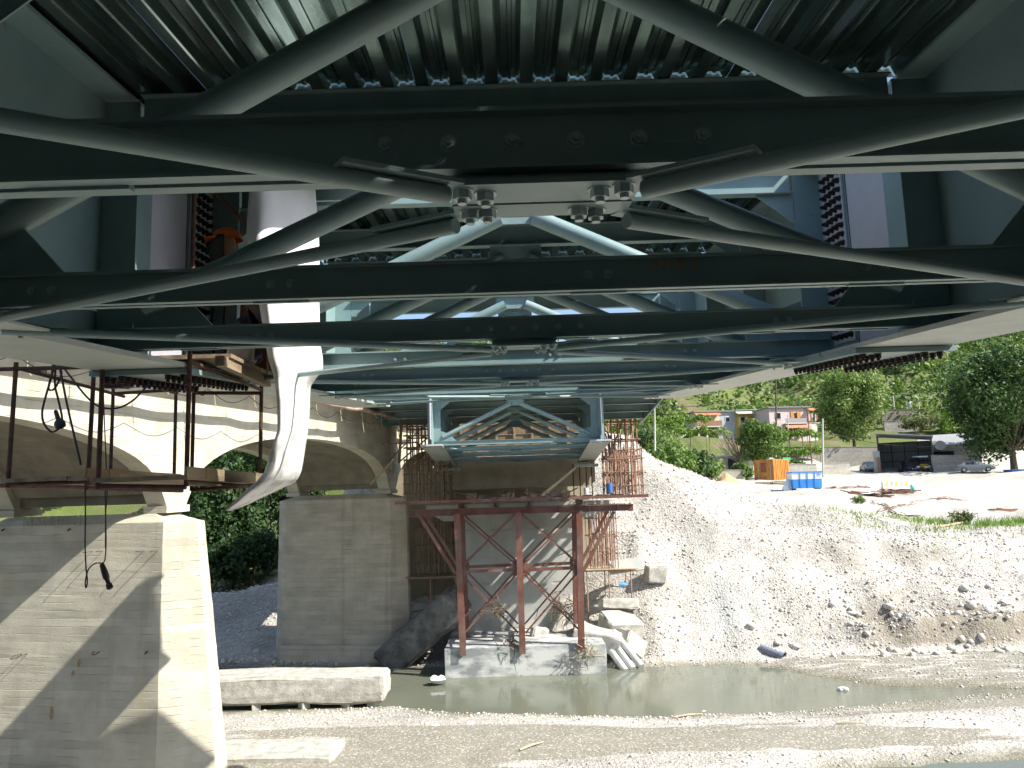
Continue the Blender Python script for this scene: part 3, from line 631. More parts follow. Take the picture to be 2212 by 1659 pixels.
pier2, pc2 = pier('shaded grey concrete pier standing in the river beneath the old bridge', 1, .36, -7.6, .10, M['pier2'])
pier3, pc3 = None, None
# plinth at the waterline of the second pier
def padd(root, mb, name, m, par=None):
    o = mb.build(name, m, None); o.data.transform(Matrix.Translation(-Vector(root.location))); o.parent = par or root; return o
def qb(k, s0, s1, t0, t1, z0, z1):
    b = O0 + AX * (k * PIT); f = lambda s, t, z: b + AX * s + NX * t + Vector((0, 0, z))
    return MB().hexa([f(s0, t0, z0), f(s0, t1, z0), f(s1, t1, z0), f(s1, t0, z0), f(s0, t0, z1), f(s0, t1, z1), f(s1, t1, z1), f(s1, t0, z1)])
pl = padd(pier2, qb(1, -1.25, 1.2, -5.05, .25, -7.4, -6.35), 'plinth', M['pier2']); roughen(pl, .05, 3, 3, .06)
padd(pier1, qb(0, -1.6, 1.6, -5.6, .6, -7.6, -7.0), 'plinth', M['oldconc'])

# ------------------------------------------------------------------ fixings and marks on the first pier
def front1(x, y):                                       # a point of the first pier's front face under that sight line
    r = ray(x, y); k0 = 19.9; p = None
    for _ in range(6):
        p = r * (k0 / r.y); f = max(0, min(1, (-.36 - p.z) / 7.0)); hs = .72 + f * .425
        d = AX.dot(p - O0); k0 += (-hs - d) / max(.3, AX.dot(r) / r.y) 
    return p
def pier_add(root, mb, name, m): 
    o = mb.build(name, m); o.parent = root; o.matrix_parent_inverse = Matrix.Translation(-Vector(root.location)); return o
px = lambda cx, cy: (cx * .374 / 1.157, (1300 + cy * .374) / 1.157)
for (cx, cy, L) in ((618, 210, .34), (686, 207, .24), (960, 205, .3), (1052, 205, .3)):
    p = front1(*px(cx, cy)); pier_add(pier1, MB().tube([p + AX * .05, p - AX * L, p - AX * (L + .02) + NX * .05], .010, 6), 'rebar_stub', M['rust'])
for (cx, cy, wd, L) in ((165, 893, .16, .42), (650, 880, .14, .12)):
    p = front1(*px(cx, cy)); a = p - NX * wd * .5; b = p + NX * wd * .5
    pts = [a + AX * .05] + [p + NX * (wd * .5 * -math.cos(k * math.pi / 8)) - AX * (L * (.55 + .45 * math.sin(k * math.pi / 8))) - Vector((0, 0, .05 * math.sin(k * math.pi / 8))) for k in range(9)] + [b + AX * .05]
    pier_add(pier1, MB().tube(pts, .011, 6), 'rebar_loop', M['rust'])
for (cx, cy) in ((30, 62), (470, 60), (985, 880)):
    p = front1(*px(cx, cy)); pier_add(pier1, MB().tube([p + AX * .03, p - AX * .05, p - AX * .09 - Vector((0, 0, .04))], .02, 6), 'formwork_tie', M['rust'])
M['ochre'] = mat('rust_stain', (.35, .22, .08), (.45, .33, .16), .9, scale=9)
for (cx, cy, wd, ht) in ((345, 1285, .05, .2), (530, 955, .06, .12), (490, 1020, .05, .09)):
    p = front1(*px(cx, cy)) - AX * .016; mb = MB(); n = 9
    pts = [p + NX * wd * (random.uniform(.6, 1)) * math.cos(k * 6.283 / n) + Vector((0, 0, ht * random.uniform(.6, 1) * math.sin(k * 6.283 / n))) for k in range(n)]
    mb.add(pts, [tuple(range(n))]); pier_add(pier1, mb, 'rust_stain', M['ochre'])
gpos = front1(50, 1137) - AX * .045
text_on('NARDI  SI', .36, gpos, NX, (0, 0, 1), M['graff'], pier1)
for body, s0, t0, sz in (('MUI', -2.3, -2.3, .5), ('REKU', -1.5, -3.1, .42), ('GZI', -3.4, -4.3, .5)):
    e = (Q(s0 - .2, 0, soffit(s0 - .2)) - Q(s0 + .2, 0, soffit(s0 + .2))).normalized(); text_on(body, sz, Q(s0, t0, soffit(s0) + .32) + e.cross(NX) * .03, NX, e, M['graff'], old)

# ------------------------------------------------------------------ service pipe slung along the old bridge
def pipe_z(s): return 3.32 - .05 * abs(math.sin(s * math.pi / 2.1)) + .02 * math.sin(s * 1.3)
pts = [Q(k * .35, .98, pipe_z(k * .35)) for k in range(-40, 56)]
c0 = Q(0, .98, 3.3); sp_ = thing('service_pipe', 'rusty pale pipe slung by ropes along the old bridge', 'pipe', tuple(c0))
M['oldpipe'] = mat('old_pipe', (.30, .17, .12), (.52, .42, .34), .7, scale=2.2, bump=.2)
pier_add(sp_, MB().tube(pts, .095, 12), 'pipe', M['oldpipe']).data.polygons.foreach_set('use_smooth', [True] * (95 * 12 + 2))
for k in range(-6, 10):
    s0 = k * 2.1; z0 = pipe_z(s0); ring = [Q(s0 + .02 * math.sin(a), .98 + .12 * math.sin(a), z0 + .12 * math.cos(a)) for a in [q * .6 for q in range(11)]]
    pier_add(sp_, MB().tube([Q(s0, .9, 3.75)] + ring + [Q(s0 + .05, .99, z0 - .3 - .3 * random.random()), Q(s0 + .1, 1.02, z0 - .45 - .5 * random.random())], .012, 5), 'rope_sling', M['newwood'])
# thin cable with slack below the pipe
cb = [Q(k * .3, 1.0, 3.05 - .28 * abs(math.sin(k * .3 * math.pi / 2.1 + .4))) for k in range(-40, 62)]
tag(MB().tube(cb, .011, 5).build('slack_cable', M['cable']), 'thin black cable sagging below the slung service pipe', 'cable')

# ------------------------------------------------------------------ hanging work platforms beside the left girder
def platform(label, xa, xb, ya, yb, zf, ztop_, tall=0.0, joist=True, seed=1):
    R = random.Random(seed); root = thing('hanging_platform', label, 'work platform', ((xa + xb) / 2, (ya + yb) / 2, zf))
    o = Vector(root.location)
    def A(mb, name, m): x = mb.build(name, m); x.data.transform(Matrix.Translation(-o)); x.parent = root; return x
    for (x, y) in ((xa, ya), (xb, ya), (xa, yb), (xb, yb)):
        top = ztop_ + (tall if x == xb else 0); A(MB().tube([(x, y, zf - .07), (x + R.uniform(-.012, .012), y, top)], .021, 8), 'hanger_rod', M['rust'])
    for z, pairs in ((zf - .05, (((xa, ya), (xb, ya)), ((xa, yb), (xb, yb)), ((xa - .1, ya), (xa - .1, yb)), ((xb, ya), (xb, yb)))), (ztop_ - .06, (((xa - .15, ya), (xb, ya)), ((xa, yb), (xb, yb)), ((xa, ya), (xa, yb + .25)), ((xb, ya), (xb, yb))))):
        for (p, q) in pairs: A(MB().tube([(p[0], p[1], z + R.uniform(-.015, .015)), (q[0], q[1], z + R.uniform(-.03, .03))], .020, 8), 'frame_rod', M['rust'])
    n = max(2, int((xb - xa + .1) / .2)); wd = (xb - xa + .1) / n
    for k in range(n):
        x0 = xa - .05 + k * wd; dz = R.uniform(0, .012)
        A(MB().box((x0 + .004, ya - R.uniform(.03, .12), zf - .026 + dz), (x0 + wd - .004, yb + R.uniform(.02, .08), zf + .012 + dz)), 'plank', M['wood'])
    A(MB().box((xb + .022, ya - .1, zf + .0), (xb + .045, yb + .1, zf + .09)), 'toe_board', M['wood'])
    A(MB().box((xb + .024, ya + .3, zf - .004), (xb + .05, ya + .5, zf + .094)), 'patch_board', M['ply'])
    return root
platform('rusty rod platform with board floor hung over the near pier', -4.75, -4.0, 7.5, 9.4, .30, 1.42, seed=2)
platform('rusty rod platform with tall uprights, hung beside the welder', -3.45, -2.72, 6.63, 8.55, .24, 1.28, tall=1.75, seed=3)
# planks on the flange for the welder, leaning brown rod
wk = thing('walkway_boards', 'weathered boards laid across the girder flange beneath the welder', 'boards', (-2.85, 7.45, 1.285))
for k in range(3): MB().box((-.3, -.6 + k * .4, .0 + .004 * k), (.40, -.6 + k * .4 + .38, .035 + .004 * k)).build('plank', M['wood'], wk)
MB().box((.3, -.7, -.09), (.38, .62, -.002)).build('bearer', M['wood'], wk)
a = at(455, 405, 7.8); b = at(545, 500, 7.9)
tag(MB().tube([a, b], .022, 8).build('leaning_rod', M['rebar']), 'orange brown steel rod leaning behind the welder', 'rod')
lb = at(548, 700, 7.85); tag(MB().hexa([lb + Vector(q) for q in ((-.16, 0, -.42), (.14, 0, -.5), (.14, .05, -.5), (-.16, .05, -.42), (-.14, .04, .5), (.1, .04, .5), (.1, .09, .5), (-.14, .09, .5))]).build('plywood_sheet', mat('red_ply', (.20, .075, .03), (.30, .13, .06), .7, scale=4)), 'reddish brown plywood sheet standing beside the welder', 'board')
bk = at(525, 772, 7.5); o = MB().box((-.12, -.1, -.08), (.12, .1, .1)).build('canvas_bag', mat('canvas', (.36, .34, .28), (.45, .43, .36), .9, scale=9, bump=.4)); roughen(o, .03, 5, 2, .03); o.location = bk; tag(o, 'small pale canvas bag on the boards near the sheet', 'bag')

# ------------------------------------------------------------------ the welder and a far figure
def skin_body(name, joints, edges, m, parent=None, sub=2):
    me = bpy.data.meshes.new(name); me.from_pydata([j[0] for j in joints], edges, []); o = link(name, me, None, parent)
    md = o.modifiers.new('skin', 'SKIN'); md.use_smooth_shade = True
    for v, j in zip(me.skin_vertices[0].data, joints): v.radius = (j[1], j[2] if len(j) > 2 else j[1])
    me.skin_vertices[0].data[0].use_root = True
    sd = o.modifiers.new('sub', 'SUBSURF'); sd.levels = sub; sd.render_levels = sub
    dg = bpy.context.evaluated_depsgraph_get(); dg.update(); m2 = bpy.data.meshes.new_from_object(o.evaluated_get(dg)); o.modifiers.clear(); o.data = m2
    m2.materials.clear(); m2.materials.append(m); smooth(o); return o
def person(label, loc, rz, cloth, skinm, hair, bend=.25, helmet=None, mask=None, legs=None, sub=2, crouch=0.0):
    root = thing('person', label, 'person', loc, rz); b = bend
    # facing +X; pelvis root
    J = [((0, 0, .90), .15, .12), ((.04 * b * 4, 0, 1.08), .14, .11), ((.12 * b * 4, 0, 1.27), .17, .12), ((.17 * b * 4, 0, 1.42), .10, .09), ((.22 * b * 4, 0, 1.51), .055, .055), ((.25 * b * 4, 0, 1.58), .07, .08), ((.28 * b * 4, 0, 1.68), .085, .10), ((.27 * b * 4, 0, 1.76), .05, .06)]
    E_ = [(i, i + 1) for i in range(7)]
    for s in (-1, 1):
        n = len(J)
        J += [((0, s * .10, .82), .10, .10), ((.10 * b * 3, s * .12, .47), .062, .065), ((-.02, s * .12, .10), .042, .045), ((.12, s * .13, .045), .045, .035)]
        E_ += [(0, n), (n, n + 1), (n + 1, n + 2), (n + 2, n + 3)]
        n = len(J)
        J += [((.14 * b * 4, s * .20, 1.38), .062, .062), ((.20 * b * 4 + .05, s * .25, 1.12), .045, .045), ((.20 * b * 4 + .28, s * .14, 1.08), .034, .034), ((.20 * b * 4 + .36, s * .11, 1.085), .036, .022)]
        E_ += [(3, n), (n, n + 1), (n + 1, n + 2), (n + 2, n + 3)]
        h = len(J) - 1; hx = J[h][0]
        for k, (dy, ln) in enumerate(((-.03, .06), (-.01, .075), (.01, .07), (.03, .055))):
            n = len(J); J += [((hx[0] + .04, hx[1] + dy, hx[2]), .010, .010), ((hx[0] + .04 + ln, hx[1] + dy, hx[2] - .02), .008, .008), ((hx[0] + .04 + ln, hx[1] + dy * .8, hx[2] - .05), .007, .007)]; E_ += [(h, n), (n, n + 1), (n + 1, n + 2)]
        n = len(J); J += [((hx[0] + .02, hx[1] - s * .035, hx[2] + .0), .011, .011), ((hx[0] + .06, hx[1] - s * .055, hx[2] - .02), .009, .009)]; E_ += [(h, n), (n, n + 1)]
    J = [((p[0][0] + (crouch * .75 if .4 < p[0][2] < .5 else 0), p[0][1], p[0][2] - crouch * max(0, min(1, (p[0][2] - .1) / .78))),) + tuple(p[1:]) for p in J]
    body = skin_body('body', J, E_, cloth, root, sub)
    hx = .27 * b * 4; hz = 1.67 - crouch
    me = body.data; me.materials.append(skinm); me.materials.append(legs or cloth)
    for p in me.polygons:
        c = p.center
        if c.z > 1.53 - crouch or c.x > .20 * b * 4 + .33 and c.z > .9 - crouch: p.material_index = 1
        elif c.z < .92 - crouch: p.material_index = 2
    if helmet:
        mb = MB(); n = 16; V = []
        for i in range(5):
            a = i / 4 * math.pi / 2
            for k in range(n): V.append((hx + .135 * math.cos(a) * math.cos(k * 6.2832 / n) * 1.12, .12 * math.cos(a) * math.sin(k * 6.2832 / n), hz + .03 + .125 * math.sin(a)))
        mb.add(V, [(i * n + k, i * n + (k + 1) % n, (i + 1) * n + (k + 1) % n, (i + 1) * n + k) for i in range(4) for k in range(n)])
        hm = mb.build('helmet', helmet, root, sm=True)
        MB().hexa([(hx + .10, -.1, hz + .022), (hx + .21, -.07, hz + .012), (hx + .21, .07, hz + .012), (hx + .10, .1, hz + .022), (hx + .10, -.1, hz + .036), (hx + .21, -.07, hz + .024), (hx + .21, .07, hz + .024), (hx + .10, .1, hz + .036)]).build('peak', helmet, hm)
    if mask:
        mb = MB(); V = []; rows = ((.09, hz + .05), (.135, hz - .02), (.15, hz - .10), (.11, hz - .19), (.05, hz - .23))
        for (r_, z) in rows:
            for k in range(9):
                a = (k / 8 - .5) * math.pi * 1.05; V.append((hx + .03 + r_ * 1.05 * math.cos(a), (.12 if z > hz - .15 else .085) * math.sin(a), z))
        mb.add(V, [(i * 9 + k, i * 9 + k + 1, (i + 1) * 9 + k + 1, (i + 1) * 9 + k) for i in range(4) for k in range(8)])
        mk = mb.build('welding_mask', mask, root, sm=True); md = mk.modifiers.new('solid', 'SOLIDIFY'); md.thickness = .008
        MB().box((hx + .165, -.055, hz - .07), (hx + .185, .055, hz - .01)).build('visor_glass', M['dark'], mk)
    elif hair:
        mb = MB(); n = 12; V = []
        for i in range(5):
            a = (i / 4 - .1) * math.pi / 2
            for k in range(n): V.append((hx - .015 + .105 * math.cos(a) * math.cos(k * 6.2832 / n), .10 * math.cos(a) * math.sin(k * 6.2832 / n), hz + .03 + .105 * math.sin(a)))
        mb.add(V, [(i * n + k, i * n + (k + 1) % n, (i + 1) * n + (k + 1) % n, (i + 1) * n + k) for i in range(4) for k in range(n)]); mb.build('hair', hair, root, sm=True)
    mb = MB(); mb.tube([(hx + .085, 0, hz + .0), (hx + .115, 0, hz - .03), (hx + .09, 0, hz - .04)], [.012, .018, .012], 6); mb.build('nose', skinm, root)
    return root
SKIN = mat('skin', (.42, .25, .17), (.5, .31, .22), .55)
hd = at(503, 520, 7.62)
person('welder in orange helmet and dark mask bending toward the girder splice', (hd.x + .27, hd.y + .05, 1.335), math.radians(195), mat('work_jacket', (.10, .075, .06), (.17, .12, .09), .9, scale=12, bump=.3), SKIN, None, .30,
       mat('orange_plastic', (.75, .13, .02), (.85, .18, .03), .35), mat('mask_black', (.02, .02, .02), (.04, .035, .03), .5), mat('work_trousers', (.05, .06, .10), (.09, .1, .15), .9, scale=12), crouch=max(0.0, 1.70 - (hd.z - 1.335)))
# sparks' lamp is not lit in daylight; cables hang beside him
for (x0, y0, x1, y1, lab) in ((470, 655, 462, 770, 'thin black welding lead hanging left of the plywood'), (487, 655, 490, 775, 'thin black welding lead hanging next to the plywood edge')):
    a = at(x0, y0 - 160, 7.95); b = at(x1, y1, 7.95); tag(MB().tube([a, a.lerp(b, .35) + Vector((.03, 0, 0)), a.lerp(b, .7) - Vector((.03, 0, 0)), b], .010, 6).build('welding_lead', M['cable']), lab, 'cable')

# ------------------------------------------------------------------ hanging plastic sheet
rows = [(325, 548, 668), (380, 540, 676), (400, 540, 680), (450, 536, 684), (500, 533, 688), (530, 537, 689), (560, 548, 690), (600, 556, 690), (640, 558, 689), (690, 566, 690), (740, 574, 691), (775, 580, 697), (800, 588, 697), (815, 592, 684), (835, 596, 670), (870, 599, 669), (900, 600, 668), (930, 600, 665), (955, 592, 661), (975, 584, 658), (1000, 578, 654), (1020, 572, 650), (1040, 556, 640), (1055, 536, 606), (1070, 520, 575), (1085, 505, 545), (1097, 492, 515), (1103, 488, 500)]
ry = np.array([r[0] for r in rows], float); nr, nc = 90, 26; V = []
for i in range(nr):
    y = 325 + (1103 - 325) * i / (nr - 1); xl = float(np.interp(y, ry, [r[1] for r in rows])); xr = float(np.interp(y, ry, [r[2] for r in rows]))
    for j in range(nc):
        f = j / (nc - 1); x = xl + (xr - xl) * f
        dep = (.05 if y < 780 else .05 * max(.25, 1 - (y - 780) / 60)) * math.sin(f * 7.5 + y * .004) + .012 * math.sin(f * 17 + 1 + y * .011) + .02 * math.sin(y * .031 + f * 5)
        if f < .22: dep += (f / .22 - 1) ** 2 * .22
        if y > 800: dep += -.03 * math.exp(-((f - .4) / .2) ** 2) * min(1, (y - 800) / 60) + .025 * math.sin((y - 800) * .013 + f * 2.0)
        if y > 1000: dep += .0025 * (y - 1000) * (1 - f)
        V.append(tuple(at(x, y, 6.95 + 1.05 * f + dep)))
mb = MB(); mb.add(V, [(i * nc + j, i * nc + j + 1, (i + 1) * nc + j + 1, (i + 1) * nc + j) for i in range(nr - 1) for j in range(nc - 1)])
tp = mb.build('plastic_sheet', M['tarp'], fix=False); smooth(tp); md = tp.modifiers.new('solid', 'SOLIDIFY'); md.thickness = .004
tag(tp, 'long white plastic sheet hanging in folds between the steel beams', 'sheet')

# ------------------------------------------------------------------ lamp cable and tools hanging over the near pier
def pxc(cx, cy): return (cx * .28933 / 1.157, (850 + cy * .28933) / 1.157)
def hang(name, label, pts, r, Y, cat='cable'):
    P_ = [at(*pxc(*p), Y) for p in pts]; Q_ = []
    for i in range(len(P_) - 1):                        # Catmull-Rom
        p0 = P_[max(i - 1, 0)]; p1 = P_[i]; p2 = P_[i + 1]; p3 = P_[min(i + 2, len(P_) - 1)]
        for k in range(6):
            t = k / 6; Q_.append(.5 * ((2 * p1) + (-p0 + p2) * t + (2 * p0 - 5 * p1 + 4 * p2 - p3) * t * t + (-p0 + 3 * p1 - 3 * p2 + p3) * t ** 3))
    Q_.append(P_[-1]); return tag(MB().tube(Q_, r, 7).build(name, M['cable']), label, cat)
hang('coiled_cable', 'black cable coiled over the platform rail, ending in a socket', [(460, 200), (440, 330), (400, 470), (365, 620), (380, 720), (440, 790), (495, 775), (530, 730), (535, 660), (500, 500), (475, 390), (480, 250), (505, 230), (530, 300), (470, 420), (420, 420), (440, 320), (470, 230), (480, 190)], .011, 8.1)
hang('black_cable', 'straight black cable running from the coil down to the platform corner', [(505, 190), (535, 330), (580, 560), (640, 820), (700, 1080)], .011, 8.0)
hang('black_cable', 'black cable sagging in a loop between the platform rails', [(520, 200), (620, 330), (730, 470), (830, 560), (930, 590), (1040, 580), (1150, 520), (1230, 440), (1310, 360)], .011, 8.6)
hang('thin_wire', 'thin dark wire hanging from the flange past the near platform', [(890, 180), (895, 500), (910, 900), (925, 1300), (913, 1500), (910, 1800)], .006, 8.3)
hang('thin_wire', 'thin dark wire looping down in front of the pier face', [(735, 1240), (738, 1500), (735, 1760), (742, 1950), (755, 2085), (742, 2140), (738, 2080), (765, 1980), (820, 1930), (870, 1925)], .007, 8.1)
def lathe_tool(name, label, pa, pb, prof, Y, cat):
    a = at(*pxc(*pa), Y); b = at(*pxc(*pb), Y); pts = [a.lerp(b, t) for t, r in prof]; return tag(MB().tube(pts, [r for t, r in prof], 12).build(name, M['cable'], sm=True), label, cat)
lathe_tool('inspection_lamp', 'black handheld socket hanging at the end of the coiled cable', (478, 605), (530, 765), [(0, .012), (.05, .02), (.5, .024), (.6, .045), (.72, .055), (.92, .05), (1, .015)], 8.1, 'socket')
lathe_tool('grip_hook', 'black cable grip dangling on a wire before the pier face', (876, 1925), (955, 2155), [(0, .008), (.05, .022), (.3, .03), (.55, .032), (.62, .022), (.75, .02), (.8, .03), (.95, .032), (1, .01)], 8.1, 'tool')
hang('thin_wire', 'taut thin wire holding the cable grip', [(905, 1150), (912, 1500), (916, 1750), (905, 1900), (880, 1925)], .006, 8.1)
# clamps resting on the frames
for (cx, cy, r, lab) in ((345, 265, .05, 'small black clamp on the platform rail'), (1010, 345, .12, 'bulky black clamp block on the platform corner')):
    p = at(*pxc(cx, cy), 8.9); o = MB().box((-r * 1.2, -r, -r * .8), (r * 1.2, r, r * .8)).build('rod_clamp', M['bolt']); roughen(o, r * .3, int(cx), 2, r * .3); o.location = p; tag(o, lab, 'clamp')

# ------------------------------------------------------------------ the new pier and its footing
np_ = thing('new_concrete_pier', 'new pale concrete pier behind the red falsework, block footing in the water', 'pier', (.1, 37.0, -7.2)); no = Vector(np_.location)
def NPB(a, b, name, m, par=None, rough=0, seed=1):
    o = MB().box(tuple(Vector(a) - no), tuple(Vector(b) - no)).build(name, m, par or np_)
    if rough: roughen(o, rough, seed, 3, rough)
    return o
NPB((-2.35, 37.2, -6.1), (2.75, 39.2, -.62), 'shaft', M['newconc'])
NPB((-3.03, 33.15, -7.6), (3.45, 40.2, -5.93), 'footing', M['footing'], rough=.02)
cp = MB().prism([(-4.1, -.25), (-4.1, -.55), (-3.3, -1.0), (3.5, -1.0), (4.3, -.55), (4.3, -.25)], (0, 37.0, 0), (1, 0, 0), (0, 0, 1), (0, 1, 0), 2.6).build('pier_cap', M['newconc']); cp.data.transform(Matrix.Translation(-no)); cp.parent = np_
hb = MB().prism([(-3.75, .62), (-3.5, .42), (3.55, .46), (3.85, .66), (3.85, 1.80), (-3.75, 1.80)], (0, 38.4, 0), (1, 0, 0), (0, 0, 1), (0, 1, 0), 2.0).build('head_beam', M['cap']); hb.data.transform(Matrix.Translation(-no)); hb.parent = np_
for k in range(8): NPB((-3.9, 40.2 - .05 * (k % 2), 1.81 + k * .27), (3.9, 40.25, 2.07 + k * .27), 'form_board', M['ply'])
for k in range(9): NPB((-3.6 + k * .9, 40.02, 1.81), (-3.5 + k * .9, 40.14, 3.95), 'form_stud', M['wood'])
aw_ = thing('new_abutment_wall', 'shaded brown concrete abutment wall rising behind the new pier', 'wall', (-1, 41.3, -4)); 
for k, (xa, xb) in enumerate(((-6.3, -3.0), (-2.98, .6), (.62, 3.7))): MB().box((xa + 1, -.4, -2), (xb + 1, .5, 5.6)).build('wall_panel', M['cap'], aw_)
R = random.Random(5)
for k in range(10):
    x = -2.3 + k * .5 + R.uniform(-.1, .1)
    NPB((x, 37.35 + R.uniform(0, .3), -.245), (x + R.uniform(.3, .48), 38.3, -.245 + R.uniform(.25, .5)), 'packing_block', M['rubble'] if k % 3 else M['newwood'], rough=.01, seed=k)
for s, xs_ in ((-1, (-3.5, -3.25, -2.95)), (1, (2.7, 3.0, 3.3, 3.55))):
    for x in xs_:
        o = MB().tube([(x, 37.0, -.2), (x, 37.0, 1.45)], .025, 8).build('threaded_rod', M['rust']); o.data.transform(Matrix.Translation(-no)); o.parent = np_
    o = MB().box((s * 3.2 - .55 + .1, 36.75, 1.30), (s * 3.2 + .55 + .1, 37.6, 1.42)).build('bearing_plate', M['flange']); o.data.transform(Matrix.Translation(-no)); o.parent = np_

# ------------------------------------------------------------------ red falsework tower
tw = thing('falsework_tower', 'red oxide steel falsework tower, cross braced, standing on the river footing', 'falsework', (.15, 34.2, -5.95)); to = Vector(tw.location)
def TW(mb, name, m=None, par=None):
    o = mb.build(name, m or M['red']); o.data.transform(Matrix.Translation(-to)); o.parent = par or tw; return o
def hcol(x, y, z0, z1, w=.25, t=.025, lean=0.0):        # H column
    mb = MB()
    for q in (-1, 1): mb.bar((x + lean, y + q * w / 2, z0), (x, y + q * w / 2, z1), w, t, (0, 1, 0))
    mb.bar((x + lean, y, z0), (x, y, z1), t, w - t, (0, 1, 0)); return mb
CXS = (-2.42, .10, 2.60); YF, YR = 33.3, 35.6; ZB, ZM, ZT = -5.93, -2.95, -.62
for y in (YF, YR):
    for i, x in enumerate(CXS):
        zb = ZB - (.28 if y == YF else 0); TW(hcol(x, y if y != YF else y - .17, zb, ZT, lean=.14 * (1 - i)), 'column')
    for i in (0, 1):
        x0, x1 = CXS[i] + .15, CXS[i + 1] - .15; yb = y - .02
        for (za, zc) in ((ZM + .2, ZT - .1), (ZB + .5, ZM - .15)):
            TW(MB().bar((x0, yb - .02, za), (x1, yb - .02, zc), .05, .07), 'diagonal_brace'); TW(MB().bar((x0, yb + .07, zc), (x1, yb + .07, za), .05, .07), 'diagonal_brace')
        TW(MB().bar((x0, yb, ZM), (x1, yb, ZM + .03), .09, .13), 'cross_strut')
        TW(MB().box((x0 - .02, yb - .03, ZM - .22), (x0 + .16, yb + .03, ZM + .22)), 'node_plate'); TW(MB().box((x1 - .16, yb - .03, ZM - .22), (x1 + .02, yb + .03, ZM + .22)), 'node_plate')
    TW(MB().bar((CXS[0] - .1, y, ZM - .1), (-3.95, y, ZT - .08), .10, .13), 'raking_strut'); TW(MB().bar((CXS[2] + .1, y, ZM - .1), (4.05, y, ZT - .08), .10, .13), 'raking_strut')
    mb = MB()
    for q in (0, .24): mb.box((-4.35, y - .13, ZT - .06 + q), (4.85, y + .13, ZT - .03 + q))
    mb.box((-4.35, y - .012, ZT - .029), (4.85, y + .012, ZT + .179)); TW(mb, 'main_beam')
    for i in range(8):
        TW(MB().box((-4.2 + i * 1.2, y - .12, ZT - .028), (-4.18 + i * 1.2, y - .013, ZT + .178)), 'web_stiffener')
for x in CXS:
    for q in (-.07, .07): TW(MB().bar((x + q, YF + .1, ZM - .02), (x + q, YR - .1, ZM - .02), .06, .08), 'tie_bar')
for x in (-2.35, -.9, .6, 2.75):
    mb = MB(); mb.box((x - .14, YF - .45, ZT + .214), (x + .14, YR + 1.3, ZT + .238)); mb.box((x - .14, YF - .45, ZT + .44), (x + .14, YR + 1.3, ZT + .464)); mb.box((x - .012, YF - .45, ZT + .239), (x + .012, YR + 1.3, ZT + .439)); TW(mb, 'transverse_beam')
for y in (YF - .35, YR + .9):
    mb = MB(); mb.box((-4.95, y - .05, ZT + .468), (5.45, y + .05, ZT + .485)); mb.box((-4.95, y - .05, ZT + .486), (5.45, y - .035, ZT + .59)); TW(mb, 'edge_angle')
R = random.Random(9)
for k in range(13):
    x = -3.3 + k * .64 + R.uniform(-.06, .06); mb = MB(); y0 = YF - .3 + R.uniform(-.05, .3); y1 = YR + 1.0
    for (dx0, dx1, z0, z1) in ((-.07, .07, .0, .012), (-.07, .07, .128, .14), (-.07, -.058, .0125, .1275), (.058, .07, .0125, .1275)): mb.box((x + dx0, y0, ZT + .49 + z0), (x + dx1, y1, ZT + .49 + z1))
    TW(mb, 'joist')
for k in range(16): 
    x = -3.6 + R.uniform(0, 8.4); TW(MB().bar((x, YF + R.uniform(.1, 1), ZT + .66), (x + R.uniform(-1.1, 1.1), YF + R.uniform(.8, 2.6), ZT + .68 + .02 * k), .10, .03), 'loose_plate')
tag(MB().bar((1.1, 34.0, ZT + .64), (2.75, 36.2, 1.25), .06, .12).build('timber_prop', M['newwood']), 'pale timber prop leaning up from the red platform', 'timber')
for (cx, cy, r, h, c, lab) in ((1515, 1000, .10, .28, (.55, .58, .62), 'white bucket on the red platform'), (1692, 985, .13, .45, (.05, .16, .42), 'blue drum on the red platform')):
    p = at((960 + cx * .3345) / 1.157, (900 + (cy + 15) * .3345) / 1.157, 33.6)
    o = MB().tube([(0, 0, 0), (0, 0, h * .9), (0, 0, h)], [r, r * 1.04, r], 14).build('plastic_drum', mat('plastic_' + str(cx), c, rough=.5)); tag(o, lab, 'drum'); o.location = (p.x, 33.9, ZT + .645)

